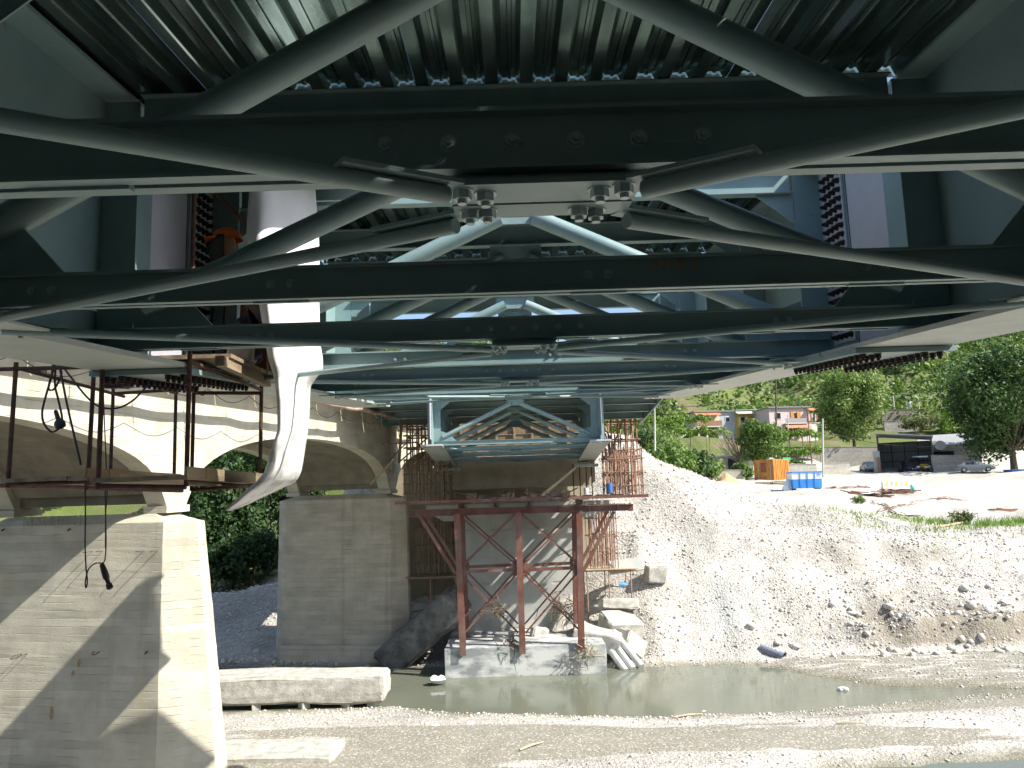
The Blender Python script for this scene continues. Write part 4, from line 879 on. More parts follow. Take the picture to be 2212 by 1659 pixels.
# ------------------------------------------------------------------ reinforcement cages and pole scaffolds
def cage(name, label, x0, x1, y0, y1, z0, z1, nx_, levels, m, seed, r=.016, lean=.03, extra=0):
    r *= 1.35; R = random.Random(seed); root = thing(name, label, 'reinforcement' if 'cage' in name else 'scaffold', ((x0 + x1) / 2, (y0 + y1) / 2, z0)); o_ = Vector(root.location); bar_me = MB().tube([(0, 0, 0), (0, 0, 1)], r, 5).mesh('upright_bar'); bar_me.materials.append(m)
    def put(p, q, nm):
        d = Vector(q) - Vector(p); o = link(nm, bar_me, None, root); o.matrix_local = Matrix.Translation(Vector(p) - o_) @ d.to_track_quat('Z', 'Y').to_matrix().to_4x4() @ Matrix.Diagonal((1, 1, d.length, 1))
    for yy in (y0, y1):
        for k in range(nx_):
            x = x0 + (x1 - x0) * k / (nx_ - 1) + R.uniform(-.05, .05); zz = z1 + R.uniform(-.5, .35) * (z1 - z0) * .25
            put((x, yy + R.uniform(-.1, .1), z0 - R.uniform(0, .1)), (x + R.uniform(-lean, lean), yy, zz), 'upright_bar')
        for z in levels: put((x0 - .12, yy - .03, z + R.uniform(-.03, .03)), (x1 + .12, yy - .03, z + R.uniform(-.04, .04)), 'cross_bar')
    for z in levels:
        for x in (x0, (x0 + x1) / 2, x1): put((x, y0 - .1, z + .03), (x, y1 + .1, z + .03), 'tie_bar')
    for k in range(extra): put((R.uniform(x0, x1), R.uniform(y0, y1), z0 + R.uniform(0, .3) * (z1 - z0)), (R.uniform(x0, x1), R.uniform(y0, y1), z0 + R.uniform(.6, 1) * (z1 - z0)), 'slanted_bar')
    return root, put
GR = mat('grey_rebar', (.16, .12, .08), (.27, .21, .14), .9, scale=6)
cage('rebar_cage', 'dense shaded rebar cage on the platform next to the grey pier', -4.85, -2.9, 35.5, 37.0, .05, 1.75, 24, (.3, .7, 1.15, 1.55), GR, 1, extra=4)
cage('pole_scaffold', 'dark pole scaffold rising beside the far span on the shaded side', -4.9, -3.5, 36.2, 37.6, 1.4, 3.5, 6, (1.8, 2.35, 2.9, 3.3), M['rebar'], 2, .03, extra=4)
cage('rebar_cage', 'sunlit rusty rebar cage at the open end of the red platform', 4.0, 5.5, 34.4, 36.6, -.0, 2.0, 22, (.35, .95, 1.5, 1.9), M['rebar'], 3, extra=4)
cage('pole_scaffold', 'sunlit pole scaffold rising above the rusty rebar cage', 4.25, 5.75, 36.9, 38.2, .2, 4.1, 6, (.9, 1.7, 2.5, 3.3, 3.9), M['rebar'], 4, .03, extra=5)
cage('rebar_cage', 'tall sunlit rebar cage standing on boards right of the new pier', 3.35, 4.6, 37.4, 38.8, -3.3, -.55, 17, (-2.7, -1.9, -1.1), M['rebar'], 5, extra=6)
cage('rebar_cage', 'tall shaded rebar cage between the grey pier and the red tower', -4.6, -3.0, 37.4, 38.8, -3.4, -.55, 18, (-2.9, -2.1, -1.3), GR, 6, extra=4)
def board_stage(label, x0, x1, y0, y1, z, zg, m, seed):
    R = random.Random(seed); root = thing('scaffold_stage', label, 'scaffold', ((x0 + x1) / 2, (y0 + y1) / 2, zg)); o_ = Vector(root.location)
    n = 6
    for k in range(n):
        y = y0 + (y1 - y0) * k / n; o = MB().box((x0 - R.uniform(0, .3), y + .01, z), (x1 + R.uniform(0, .35), y + (y1 - y0) / n - .01, z + .04)).build('plank', m); o.data.transform(Matrix.Translation(-o_)); o.parent = root
    for x in (x0 + .05, (x0 + x1) / 2, x1 - .05):
        for y in (y0 + .08, y1 - .08):
            o = MB().tube([(x, y, min(zg, H(x, y)) - .1), (x, y, z - .001)], .03, 6).build('leg', M['rebar']); o.data.transform(Matrix.Translation(-o_)); o.parent = root
    for y in (y0 + .08, y1 - .08):
        o = MB().tube([(x0 - .2, y, z - .04), (x1 + .2, y, z - .04)], .03, 6).build('ledger', M['rebar']); o.data.transform(Matrix.Translation(-o_)); o.parent = root
board_stage('sunlit timber stage on thin poles right of the new pier', 3.1, 5.2, 37.1, 39.0, -3.4, -4.7, M['newwood'], 1)
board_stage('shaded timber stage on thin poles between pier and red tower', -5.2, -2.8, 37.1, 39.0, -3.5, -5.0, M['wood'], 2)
for (a, b, lab, m) in (((800, 1047, 36.2), (853, 990, 36.0), 'pale timber plank propped against the grey pier top', 'newwood'), ((845, 990, 36.4), (925, 910, 36.6), 'brown timber brace slanting beside the shaded rebar cage', 'wood'), ((860, 1000, 36.9), (960, 915, 36.9), 'second brown timber brace slanting beside the shaded rebar cage', 'wood'), ((780, 962, 36.0), (905, 955, 36.3), 'thin horizontal plank beside the old bridge wall', 'wood'), ((795, 893, 36.0), (900, 905, 36.4), 'loose pale board under the far span cantilever', 'newwood'), ((870, 870, 36.0), (862, 1000, 36.2), 'upright timber post beside the old bridge end', 'wood')):
    tag(MB().bar(at(*a), at(*b), .13, .05).build('timber_brace', M[m]), lab, 'timber')

# ------------------------------------------------------------------ fallen slabs and broken concrete
def chunk(label, c, size, rot, m='rubble', seed=1, name='concrete_chunk', amt=.05, cuts=3, bev=.05, cat='concrete block', group=None):
    o = MB().box(tuple(-q / 2 for q in size), tuple(q / 2 for q in size)).build(name, M[m]); roughen(o, amt, seed, cuts, bev)
    o.matrix_world = Matrix.Translation(Vector(c)) @ Euler([math.radians(a) for a in rot]).to_matrix().to_4x4(); smooth(o)
    try: o.data.set_sharp_from_angle(angle=math.radians(28))
    except Exception: pass
    return tag(o, label, cat, group)
p = at(840, 1495, 29.6)
fs = chunk('long fallen concrete beam lying on blocks at the water edge', ((p.x - 13.5) / 2 - .2, 29.7, -6.42), (9.1, 1.5, .92), (2, .4, -1.5), 'rubble', 3, 'fallen_beam', .07, 8, .10, 'concrete beam')
for k, x in enumerate((-11.2, -9.3, -7.6, -6.1, -5.2)): chunk(['leftmost small block under the fallen beam', 'second small block from the pier under the fallen beam', 'middle small block under the fallen beam', 'fourth small block from the pier under the fallen beam', 'pale small block under the free end of the fallen beam'][k], (x, 29.15, -6.98), (.32, .35, .3), (0, 0, 20 * k), 'rubble', k, amt=.02, cuts=1, bev=.03)
p = at(735, 1640, 23.6); chunk('pale broken slab on the bar at the bottom edge beside the near pier', (p.x - 1.9, 23.3, -6.98), (3.9, 1.6, .62), (0, 1, -3), 'rubble', 9, 'broken_slab', .05, 5, .08, 'concrete slab')
p = at(915, 1365, 36.2); chunk('huge dark tilted slab leaning into the river between the piers', (p.x, 36.1, p.z + .05), (4.3, 1.9, 1.35), (8, -38, -14), 'darkrub', 12, 'tilted_slab', .10, 6, .16, 'stone slab')
for k, (x, y, Y, sz, rot, lab) in enumerate((
    (1210, 1330, 36.6, (1.5, .5, .35), (10, -55, 20), 'narrow concrete slab leaning against the new pier'),
    (1235, 1365, 36.3, (1.7, 1.0, .7), (5, -10, 15), 'pale block beside the tower foot on the footing'),
    (1160, 1375, 35.6, (.7, .4, 1.0), (8, 12, 30), 'upright thin slab between the tower columns'),
    (1085, 1385, 34.6, (.7, .6, .55), (10, 15, 40), 'pale boulder on the footing left of the middle column'),
    (1290, 1372, 35.2, (2.0, 1.1, .75), (14, 12, -12), 'large tilted block right of the red tower foot'),
    (1340, 1345, 36.4, (1.7, 1.2, .8), (20, 5, 25), 'pale block on the bank above the pipes'),
    (1335, 1300, 37.2, (1.7, .9, .45), (-12, 3, 6), 'broken rectangular slab with dark underside on the bank'),
    (1360, 1385, 35.4, (1.3, .9, .8), (0, 30, 40), 'pale rounded block next to the ribbed pipes'),
    (1415, 1235, 38.6, (.9, .7, .8), (0, 4, 10), 'squared concrete stub sunk in the gravel bank'),
    (1230, 1300, 37.0, (.9, .8, .55), (15, -20, 10), 'small tilted block against the pier shaft'),
    (880, 1310, 38.0, (2.2, .5, .35), (4, -8, 4), 'shaded kerb slab behind the tilted dark slab'),
    (905, 1335, 37.6, (2.0, .5, .35), (4, -12, 10), 'lower shaded kerb slab behind the tilted dark slab'))):
    chunk(lab, at(x, y, Y) - Vector((0, 0, .12)), sz, rot, 'rubble', 20 + k, amt=.09, bev=.07)
# form panel under the stage
chunk('red edged formwork panel under the sunlit stage', at(1352, 1222, 37.6), (1.6, .12, .62), (-25, -6, 4), 'newconc', 50, 'formwork_panel', .01, 1, .01, 'panel')
# ribbed pipes beside the footing
M['pvc'] = mat('pale_pipe', (.42, .44, .43), (.56, .57, .55), .55, scale=3, bump=.2)
for k, (a, b, lab) in enumerate((((1312, 1395, 34.9), (1352, 1450, 33.6), 'lowest pale pipe of the bundle beside the footing'), ((1318, 1378, 35.1), (1368, 1446, 33.7), 'middle pale pipe of the bundle beside the footing'), ((1326, 1365, 35.3), (1386, 1440, 33.9), 'topmost pale pipe of the bundle beside the footing'))):
    tag(MB().tube([at(*a), at(*b)], .14, 12).build('drain_pipe', M['pvc'], sm=True), lab, 'pipe')
a = at(1655, 1405, 34.9); b = at(1694, 1421, 34.3)
dp = thing('plastic_pipe', 'short blue grey plastic pipe stub lying on the gravel bank', 'pipe', tuple((a + b) / 2)); d = (b - a).normalized(); GP = mat('grey_plastic', (.16, .18, .24), (.22, .24, .3), .4)
for mb, nm, m_ in ((MB().tube([a - d * .25, b - d * .12], .17, 18), 'pipe', GP), (MB().tube([b - d * .2, b], .205, 18, cap=False), 'socket', GP), (MB().tube([b - d * .06, b - d * .05], .195, 18), 'bore', M['dark'])):
    o = mb.build(nm, m_, sm=True); o.data.transform(Matrix.Translation(-Vector(dp.location))); o.parent = dp
# flood wrack caught in the tower
def wrack(label, c, r, n, seed, m):
    R = random.Random(seed); mb = MB()
    for k in range(n):
        p = Vector((R.gauss(0, r), R.gauss(0, r * .5), R.gauss(0, r))); q = p + Vector((R.gauss(0, r * 1.3), R.gauss(0, r * .5), R.gauss(-r * .4, r)))
        mb.tube([p, p.lerp(q, .5) + Vector((R.gauss(0, r * .3), 0, R.gauss(0, r * .3))), q], [.018, .012, .004], 4)
    o = mb.build('branch_tangle', m, fix=False); o.location = c; return tag(o, label, 'branches', None, 'stuff')
TW_ = mat('dry_twigs', (.10, .075, .05), (.26, .2, .13), .95, scale=8)
wrack('tangle of dry branches at the lower left brace crossing', at(1070, 1320, 33.2), .2, 45, 1, TW_); wrack('tangle of dry branches at the lower right brace crossing', at(1215, 1310, 33.2), .27, 60, 2, TW_)
wrack('dry branches piled around the middle column foot', at(1110, 1390, 33.3), .26, 60, 3, TW_); wrack('grey roots hanging over the footing edge at the right column', at(1265, 1410, 32.95), .24, 55, 4, mat('roots', (.30, .26, .17), (.42, .37, .26), .95)); wrack('thin dark branches trailing down the footing face', at(1230, 1435, 32.95), .2, 14, 5, TW_)
# litter
def litter(label, c, r, col, seed, cat='litter', name='plastic_bag'):
    R = random.Random(seed); bm = bmesh.new(); bmesh.ops.create_icosphere(bm, subdivisions=2, radius=r)
    for v in bm.verts: v.co = Vector((v.co.x * R.uniform(.8, 1.7), v.co.y * R.uniform(.7, 1.2), v.co.z * R.uniform(.3, .75) + r * .3))
    me = bpy.data.meshes.new(name); bm.to_mesh(me); bm.free(); o = link(name, me, mat('bag_%d' % seed, col, tuple(min(1, q * 1.25) for q in col), .6, scale=8)); o.location = c; return tag(o, label, cat)
litter('crumpled white and blue bag floating left of the footing', at(945, 1472, 32.0), .28, (.55, .57, .62), 1); litter('small white bag floating on the right channel', at(1880, 1510, 28.5), .12, (.75, .75, .78), 2)
litter('blue bag lying below the sunlit stage', at(1347, 1265, 37.3), .17, (.12, .38, .75), 3); litter('blue wrapper on the end of the fallen beam', at(828, 1470, 29.6), .12, (.3, .5, .7), 4)
litter('white plastic scrap on the near water edge', at(1520, 1541, 27.2), .10, (.75, .75, .75), 5); litter('pale blue scrap on the gravel bar near the middle', at(1015, 1566, 26.0), .09, (.5, .55, .65), 6)
litter('white plastic scrap on the bar left of the middle', at(938, 1570, 25.8), .12, (.7, .7, .72), 7); litter('white bundle on the sand spit edge', at(1820, 1492, 29.3), .16, (.7, .7, .7), 8)
for k, (x, y, Y, L, a, lab) in enumerate(((1488, 1556, 26.4, 1.0, 12, 'pale driftwood stick at the near water edge'), (1150, 1642, 23.2, .9, 42, 'thin driftwood stick on the sandy bar'), (1840, 1592, 24.5, .8, -10, 'dark driftwood stick on the right bar'))):
    p = at(x, y, Y); v = Vector((math.cos(math.radians(a)), math.sin(math.radians(a)), 0)) * L / 2; z = H(p.x, p.y) + .04
    tag(MB().tube([Vector((p.x, p.y, z)) - v, Vector((p.x, p.y, z + .03)), Vector((p.x, p.y, z + .02)) + v], [.03, .035, .012], 6).build('driftwood', M['newwood']), lab, 'driftwood')

# ------------------------------------------------------------------ plants
def leaf_mat(name, c1, c2, tr=.25):
    m = bpy.data.materials.new(name); m.use_nodes = True; t = m.node_tree; L = t.links; b = t.nodes['Principled BSDF']
    b.inputs['Roughness'].default_value = .55; b.inputs['Specular IOR Level'].default_value = .35
    g = t.nodes.new('ShaderNodeNewGeometry'); rp = g.outputs['Random Per Island']
    n = noise_(t, g.outputs['Position'], .45, 3); f = math_(t, 'ADD', math_(t, 'MULTIPLY', rp, .55), math_(t, 'MULTIPLY', n, .5))
    c = mixc(t, f, c1, c2); L.new(c, b.inputs['Base Color'])
    tl = t.nodes.new('ShaderNodeBsdfTranslucent'); L.new(mixc(t, 1.0, c, (1.0, 1.15, .5), 'MULTIPLY'), tl.inputs[0])
    ms = t.nodes.new('ShaderNodeMixShader'); ms.inputs[0].default_value = tr; L.new(b.outputs[0], ms.inputs[1]); L.new(tl.outputs[0], ms.inputs[2]); L.new(ms.outputs[0], t.nodes['Material Output'].inputs[0])
    return m
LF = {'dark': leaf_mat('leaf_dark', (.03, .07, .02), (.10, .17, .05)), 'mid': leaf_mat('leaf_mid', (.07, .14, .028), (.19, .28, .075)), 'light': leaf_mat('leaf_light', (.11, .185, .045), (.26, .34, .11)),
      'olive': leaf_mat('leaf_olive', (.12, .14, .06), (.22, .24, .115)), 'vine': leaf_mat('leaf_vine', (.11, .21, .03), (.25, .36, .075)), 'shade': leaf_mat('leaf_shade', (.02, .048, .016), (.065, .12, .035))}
BARK = mat('bark', (.10, .075, .055), (.17, .13, .095), .95, scale=6, bump=.5)
def leaf_cloud(cent, rad, n, size, R, flat=.8, shell=.55):
    """n small leaf quads spread through blobs: cent (k,3), rad (k,3)"""
    k = R.randint(0, len(cent), n); d = R.normal(size=(n, 3)); d /= np.linalg.norm(d, axis=1)[:, None]
    rr = shell + (1 - shell) * R.rand(n) ** .7; rr *= 1 + .25 * R.normal(size=n) * .4
    P = cent[k] + d * rad[k] * rr[:, None]
    nrm = d * .6 + R.normal(size=(n, 3)) * .7 + np.array([0, 0, .35]); nrm /= np.linalg.norm(nrm, axis=1)[:, None]
    u = np.cross(nrm, R.normal(size=(n, 3))); u /= np.linalg.norm(u, axis=1)[:, None]; v = np.cross(nrm, u)
    s = (size * R.uniform(.55, 1.35, n))[:, None]; a = .62
    V = np.stack([P - u * s, P + v * s * a + u * s * .1, P + u * s, P - v * s * a - u * s * .05], 1)
    return V
def quads(V): n = len(V); return V.reshape(-1, 3), np.arange(n * 4).reshape(n, 4)
def tree(name, label, base, h, rx, leaf, nl, size, seed, trunk=.28, ncl=26, fork=.32, group=None, ry=None, cz=.62, rzf=.40, cat='tree', lean=0.0):
    R = np.random.RandomState(seed); root = thing(name, label, cat, tuple(base), 0, group); ry = ry or rx
    c = R.normal(size=(ncl, 3)); c /= np.linalg.norm(c, axis=1)[:, None]; c *= (.35 + .6 * R.rand(ncl) ** .6)[:, None]
    cent = np.stack([c[:, 0] * rx * .8 + lean * h, c[:, 1] * ry * .8, h * cz + c[:, 2] * h * rzf * .9], 1); rad = np.stack([rx * R.uniform(.2, .4, ncl), ry * R.uniform(.2, .4, ncl), h * rzf * R.uniform(.2, .4, ncl)], 1)
    o = link('crown', np_mesh('crown', *quads(leaf_cloud(cent, rad, nl, size, R))), LF[leaf], root)
    mb = MB(); top = Vector((lean * h * .7, 0, h * fork)); mb.tube([(0, 0, -.4), (0, 0, 0.05), (lean * h * .3, .05, h * fork * .5), top], [trunk * 1.4, trunk * 1.1, trunk * .85, trunk * .7], 9)
    for i in range(0, ncl, 2):
        e = Vector(cent[i]); mid = top.lerp(e, .5) + Vector((0, 0, -.04 * h)); mb.tube([top - Vector((0, 0, .3)), mid, e], [trunk * .42, trunk * .25, trunk * .06], 6)
    mb.build('trunk', BARK, root); return root
def gpt(x, y, Y):                                       # ground under a sight line's column at depth Y
    p = at(x, y, Y); return Vector((p.x, Y, H(p.x, Y)))
b = gpt(2195, 1045, 108); tree('plane_tree', 'big dark leafy tree casting shade over the grey car', b, 18.2, 8.6, 'dark', 24000, .25, 1, .5, 60, .22, cz=.57, rzf=.44)
b = gpt(1848, 985, 126); tree('poplar_tree', 'rounded light green tree behind the block wall', b, 14.5, 6.0, 'light', 17000, .22, 2, .3, 48, .25, cz=.57, rzf=.43)
b = gpt(1648, 1015, 106); tree('fig_tree', 'bushy green tree growing behind the orange container', b, 8.6, 4.2, 'mid', 7500, .19, 3, .2, 26, .3)
b = gpt(1600, 1012, 107); t_ = thing('bare_tree', 'leafless grey branched tree left of the bushy one', 'tree', tuple(b)); R = random.Random(3); mb = MB(); mb.tube([(0, 0, -.3), (.2, 0, 1.5), (.0, 0, 2.8)], [.2, .15, .12], 8); mb.build('trunk', BARK, t_); mb = MB()
for k in range(60):
    a_ = R.uniform(0, 6.28); q = Vector((math.cos(a_) * R.uniform(.8, 3.0) - .8, math.sin(a_) * 1.5, R.uniform(3.5, 7.2))); s0 = Vector((0, 0, R.uniform(1.5, 2.9))); mb.tube([s0, s0.lerp(q, .5) + Vector((0, 0, -.3)), q], [.06, .035, .01], 4)
    for j in range(3): q2 = q + Vector((R.gauss(0, .5), R.gauss(0, .5), R.gauss(.2, .5))); mb.tube([s0.lerp(q, .7), q2], [.02, .006], 3)
mb.build('branches', mat('grey_twigs', (.22, .18, .14), (.32, .27, .21), .95), t_, fix=False)
def bush(label, b, h, r, leaf, n, size, seed, name='shrub', cat='shrub', group=None):
    R = np.random.RandomState(seed); k = 11; c = R.normal(size=(k, 3)); c /= np.linalg.norm(c, axis=1)[:, None]; c *= (R.rand(k) ** .5)[:, None]
    cent = np.stack([c[:, 0] * r * .7, c[:, 1] * r * .7, h * .5 + c[:, 2] * h * .32], 1); rad = np.stack([r * R.uniform(.25, .45, k), r * R.uniform(.25, .45, k), h * R.uniform(.16, .3, k)], 1)
    root = thing(name, label, cat, tuple(b), 0, group); link('foliage', np_mesh('foliage', *quads(leaf_cloud(cent, rad, n, size, R, shell=.3))), LF[leaf], root)
    mb = MB()
    for i in range(5): mb.tube([(0, 0, -.2), tuple(Vector(cent[i]) * .5), tuple(cent[i])], [.06, .04, .015], 5)
    mb.build('stem', BARK, root); return root
for k, (x, y, Y, h, r, lf, lab) in enumerate(((1425, 985, 84, 5.2, 2.6, 'mid', 'leafy shrub at the top edge of the gravel heap'), (1470, 1000, 88, 5.6, 2.8, 'mid', 'tall shrub behind the gravel heap, left of the garage'), (1505, 1010, 92, 4.6, 2.4, 'dark', 'dark shrub between the gravel heap and the garage'), (1535, 1018, 100, 3.4, 2.4, 'light', 'pale fig shrub in front of the grey garage'), (1440, 930, 112, 7.0, 4.0, 'light', 'pale green shrub below the cream house steps'), (1395, 930, 100, 7.0, 3.4, 'dark', 'dark shrub behind the scaffold at the heap top'), (1605, 1030, 102, 3.0, 1.7, 'mid', 'low shrub against the orange container'), (1722, 1008, 108, 2.4, 1.7, 'mid', 'round shrub behind the blue skip'), (2050, 930, 136, 5.0, 3.0, 'vine', 'bright green shrub on the terrace right of the shed'), (1990, 935, 138, 3.2, 5.0, 'olive', 'dry hedge behind the shed roof'), (1860, 1092, 62, .9, .8, 'mid', 'low green tuft on the white gravel'), (2075, 1135, 46, .8, .9, 'olive', 'low green weed at the bank edge'))):
    b = gpt(x, y, Y); bush(lab, b, h, r, lf, 1500 if h > 2 else 400, .22 if h > 2 else .09, 60 + k)
for k, (x, y, Y, L, lab) in enumerate(((1470, 935, 118, 14, 'long vine trellis row below the cream house'), (1690, 935, 122, 10, 'vine trellis row in front of the pink house'), (1700, 975, 121, 10, 'vine row hanging over the boundary wall'), (1440, 905, 124, 12, 'upper vine row left of the cream house'))):
    p = at(x, y, Y); R = np.random.RandomState(80 + k); n = 16; zz = H(p.x, Y); cent = np.stack([np.linspace(-L / 2, L / 2, n), R.normal(size=n) * .4, np.full(n, max(1.6, p.z - zz)) + R.normal(size=n) * .25], 1); rad = np.stack([R.uniform(.6, 1.1, n), R.uniform(.6, 1.0, n), R.uniform(.4, .8, n)], 1)
    root = thing('vine_trellis', lab, 'vine', (p.x, Y, zz)); link('foliage', np_mesh('foliage', *quads(leaf_cloud(cent, rad, 2200, .2, R, shell=.3))), LF['vine'], root)
    for i in range(0, n, 3): MB().tube([(cent[i][0], 0, -.3), (cent[i][0], 0, cent[i][2])], .06, 6).build('post', M['wood'], root)
# dark trees behind the old bridge
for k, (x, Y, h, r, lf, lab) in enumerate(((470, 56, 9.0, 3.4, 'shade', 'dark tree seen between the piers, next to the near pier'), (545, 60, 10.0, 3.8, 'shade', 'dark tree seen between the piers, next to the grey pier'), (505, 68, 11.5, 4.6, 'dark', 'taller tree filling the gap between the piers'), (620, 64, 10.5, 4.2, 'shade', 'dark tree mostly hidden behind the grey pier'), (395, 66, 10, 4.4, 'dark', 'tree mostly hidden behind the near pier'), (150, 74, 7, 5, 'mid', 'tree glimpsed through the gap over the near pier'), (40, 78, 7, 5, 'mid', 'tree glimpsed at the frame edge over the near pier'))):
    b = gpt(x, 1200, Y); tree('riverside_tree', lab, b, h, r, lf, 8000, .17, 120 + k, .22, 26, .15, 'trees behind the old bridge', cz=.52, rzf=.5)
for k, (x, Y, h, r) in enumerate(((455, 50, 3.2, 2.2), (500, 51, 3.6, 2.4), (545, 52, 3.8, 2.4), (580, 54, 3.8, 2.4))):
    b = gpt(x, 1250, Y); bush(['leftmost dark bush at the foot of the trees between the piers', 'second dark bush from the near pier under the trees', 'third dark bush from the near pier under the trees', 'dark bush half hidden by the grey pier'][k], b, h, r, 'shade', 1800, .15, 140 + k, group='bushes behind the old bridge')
# hillside scrub: one mass of bushes
R = np.random.RandomState(44); nb = 9000; bx = R.uniform(-80, 220, nb); by = 126 + 190 * R.rand(nb) ** .8; bz = height(bx, by)
keep = (fbm(bx * .035, by * .05, 12, 3) + R.uniform(-.35, .35, nb) > -.42) & ~((bx > 26) & (bx < 74) & (by < 149)) ; bx, by, bz = bx[keep], by[keep], bz[keep]; nb = len(bx)
sc_ = R.uniform(1.1, 2.7, nb) * (1 + .5 * (R.rand(nb) > .86)); Vs = {'mid': [], 'light': [], 'dark': [], 'olive': []}; kinds = list(Vs)
for i in range(nb):
    kd = kinds[min(3, int(R.rand() * 2.6 + 1.4 * (fbm(bx[i:i+1] * .03, by[i:i+1] * .03, 50)[0] + .3)))] if True else 'mid'
    m_ = 4; c = R.normal(size=(m_, 3)) * .45 * sc_[i]; cent = np.array([bx[i], by[i], bz[i] + sc_[i] * .55]) + c * np.array([1, 1, .5]); rad = np.abs(R.normal(size=(m_, 3))) * .15 * sc_[i] + .55 * sc_[i]
    Vs[kd].append(leaf_cloud(cent, rad, 40, .33 + .0008 * by[i], R, shell=.5))
for kd in kinds:
    if Vs[kd]: tag(link('hillside_scrub', np_mesh('hillside_scrub', *quads(np.concatenate(Vs[kd]))), LF[kd]), {'mid': 'green scrub covering the far hillside', 'light': 'pale green scrub patches on the far hillside', 'dark': 'dark scrub patches on the far hillside', 'olive': 'olive dry scrub patches on the far hillside'}[kd], 'scrub', None, 'stuff')
# grass tufts on the bank edge
R = np.random.RandomState(5); n = 5200; gx_ = R.normal(30, 6, n); gy_ = R.normal(46.5, 2.6, n); gz_ = height(gx_, gy_); k_ = (fbm(gx_ * .5, gy_ * .5, 15) > -.15); gx_, gy_, gz_ = gx_[k_], gy_[k_], gz_[k_]; n = len(gx_); a_ = R.uniform(0, 6.28, n); hh = R.uniform(.12, .38, n)
V = np.stack([np.stack([gx_ - .03 * np.cos(a_), gy_ - .03 * np.sin(a_), gz_ - .03], 1), np.stack([gx_ + .03 * np.cos(a_), gy_ + .03 * np.sin(a_), gz_ - .03], 1), np.stack([gx_ + R.normal(size=n) * .12, gy_ + R.normal(size=n) * .12, gz_ + hh], 1)], 1)
tag(link('grass', np_mesh('grass', V.reshape(-1, 3), np.arange(n * 3).reshape(n, 3)), LF['vine']), 'thin weedy grass along the bank edge', 'grass', None, 'stuff')

# ------------------------------------------------------------------ the yard on the far bank
def C(name, c1, c2=None, rough=.7, **k):
    if name not in M: M[name] = mat(name, c1, c2, rough, **k)
    return M[name]
class TB:                                               # build parts of a thing in world coordinates
    def __init__(s, name, label, cat, loc, group=None): s.r = thing(name, label, cat, tuple(loc), 0, group); s.o = Vector(s.r.location)
    def add(s, mb, name, m, par=None, sm=False):
        o = mb.build(name, m, sm=sm); o.data.transform(Matrix.Translation(-s.o)); o.parent = par or s.r; return o
    def box(s, a, b, name, m, par=None): return s.add(MB().box(a, b), name, m, par)
    def face(s, k=1.0): s.r.rotation_euler.z = -math.atan2(s.o.x, s.o.y) * k
def rect(x0, x1, yt, yb, Y):
    a = at(x0, yb, Y); b = at(x1, yt, Y); zt = (at(x0, yt, Y).z + b.z) / 2; zb = (a.z + at(x1, yb, Y).z) / 2
    return a.x, b.x, zb, zt
GLASS = mat('dark_glass', (.02, .025, .03), (.04, .045, .05), .08)
PLW = C('plaster_white', (.66, .64, .6), (.74, .72, .68), bump=.1)
# shipping container
p = gpt(1668, 1034, 97); ct = thing('shipping_container', 'rusty orange corrugated shipping container behind the blue skip', 'container', tuple(p), math.radians(38))
OR = C('orange_paint', (.42, .155, .025), (.60, .27, .05), .6, scale=1.6, bump=.15, stretch=(1, 1, .4)); OR2 = C('orange_worn', (.40, .15, .03), (.56, .25, .06), .65, scale=2.5)
def corr_wall(x0, y0, x1, y1, z0, z1, n, d, m, name, par):
    a = Vector((x0, y0, 0)); b = Vector((x1, y1, 0)); e = (b - a); L = e.length; e.normalize(); nn = Vector((e.y, -e.x, 0)); prof = []
    for k in range(n): u = L * k / n; w_ = L / n; prof += [(u, 0), (u + w_ * .35, 0), (u + w_ * .5, d), (u + w_ * .85, d)]
    prof.append((L, 0)); V = []
    for (u, q) in prof: V += [a + e * u + nn * q + Vector((0, 0, z0)), a + e * u + nn * q + Vector((0, 0, z1))]
    mb = MB(); mb.add(V, [(2 * i, 2 * i + 2, 2 * i + 3, 2 * i + 1) for i in range(len(prof) - 1)]); o = mb.build(name, m, par, fix=False); md = o.modifiers.new('t', 'SOLIDIFY'); md.thickness = .03; return o
W_, D_ = 3.0, 2.6
corr_wall(-W_ / 2, -D_ / 2, W_ / 2, -D_ / 2, .12, 2.5, 9, .07, OR, 'side_wall', ct); corr_wall(W_ / 2, D_ / 2, -W_ / 2, D_ / 2, .12, 2.5, 9, .07, OR, 'side_wall', ct)
fw = MB().box((-W_ / 2 - .02, -D_ / 2 + .05, .12), (-W_ / 2 + .02, D_ / 2 - .05, 2.5)).build('end_wall', OR2, ct); MB().box((-W_ / 2 - .05, -.3, 1.1), (-W_ / 2 - .021, .45, 2.25)).build('window', C('rust_panel', (.20, .07, .03), (.28, .11, .05)), fw)
for y in (-.9, .75): MB().tube([(-W_ / 2 - .05, y, .2), (-W_ / 2 - .05, y, 2.4)], .03, 6).build('lock_rod', C('pale_rod', (.5, .45, .4)), fw)
MB().box((W_ / 2 - .02, -D_ / 2 + .05, .12), (W_ / 2 + .02, D_ / 2 - .05, 2.5)).build('end_wall', OR2, ct)
MB().box((-W_ / 2 - .06, -D_ / 2 - .03, 2.5), (W_ / 2 + .06, D_ / 2 + .03, 2.6)).build('roof', OR2, ct); MB().box((-W_ / 2 - .06, -D_ / 2 - .03, 0), (W_ / 2 + .06, D_ / 2 + .03, .12)).build('floor_frame', OR2, ct)
for x in (-1, 1):
    for y in (-1, 1): MB().box((x * W_ / 2 - .08, y * D_ / 2 - .08, .12), (x * W_ / 2 + .08, y * D_ / 2 + .08, 2.5)).build('corner_post', OR, ct)
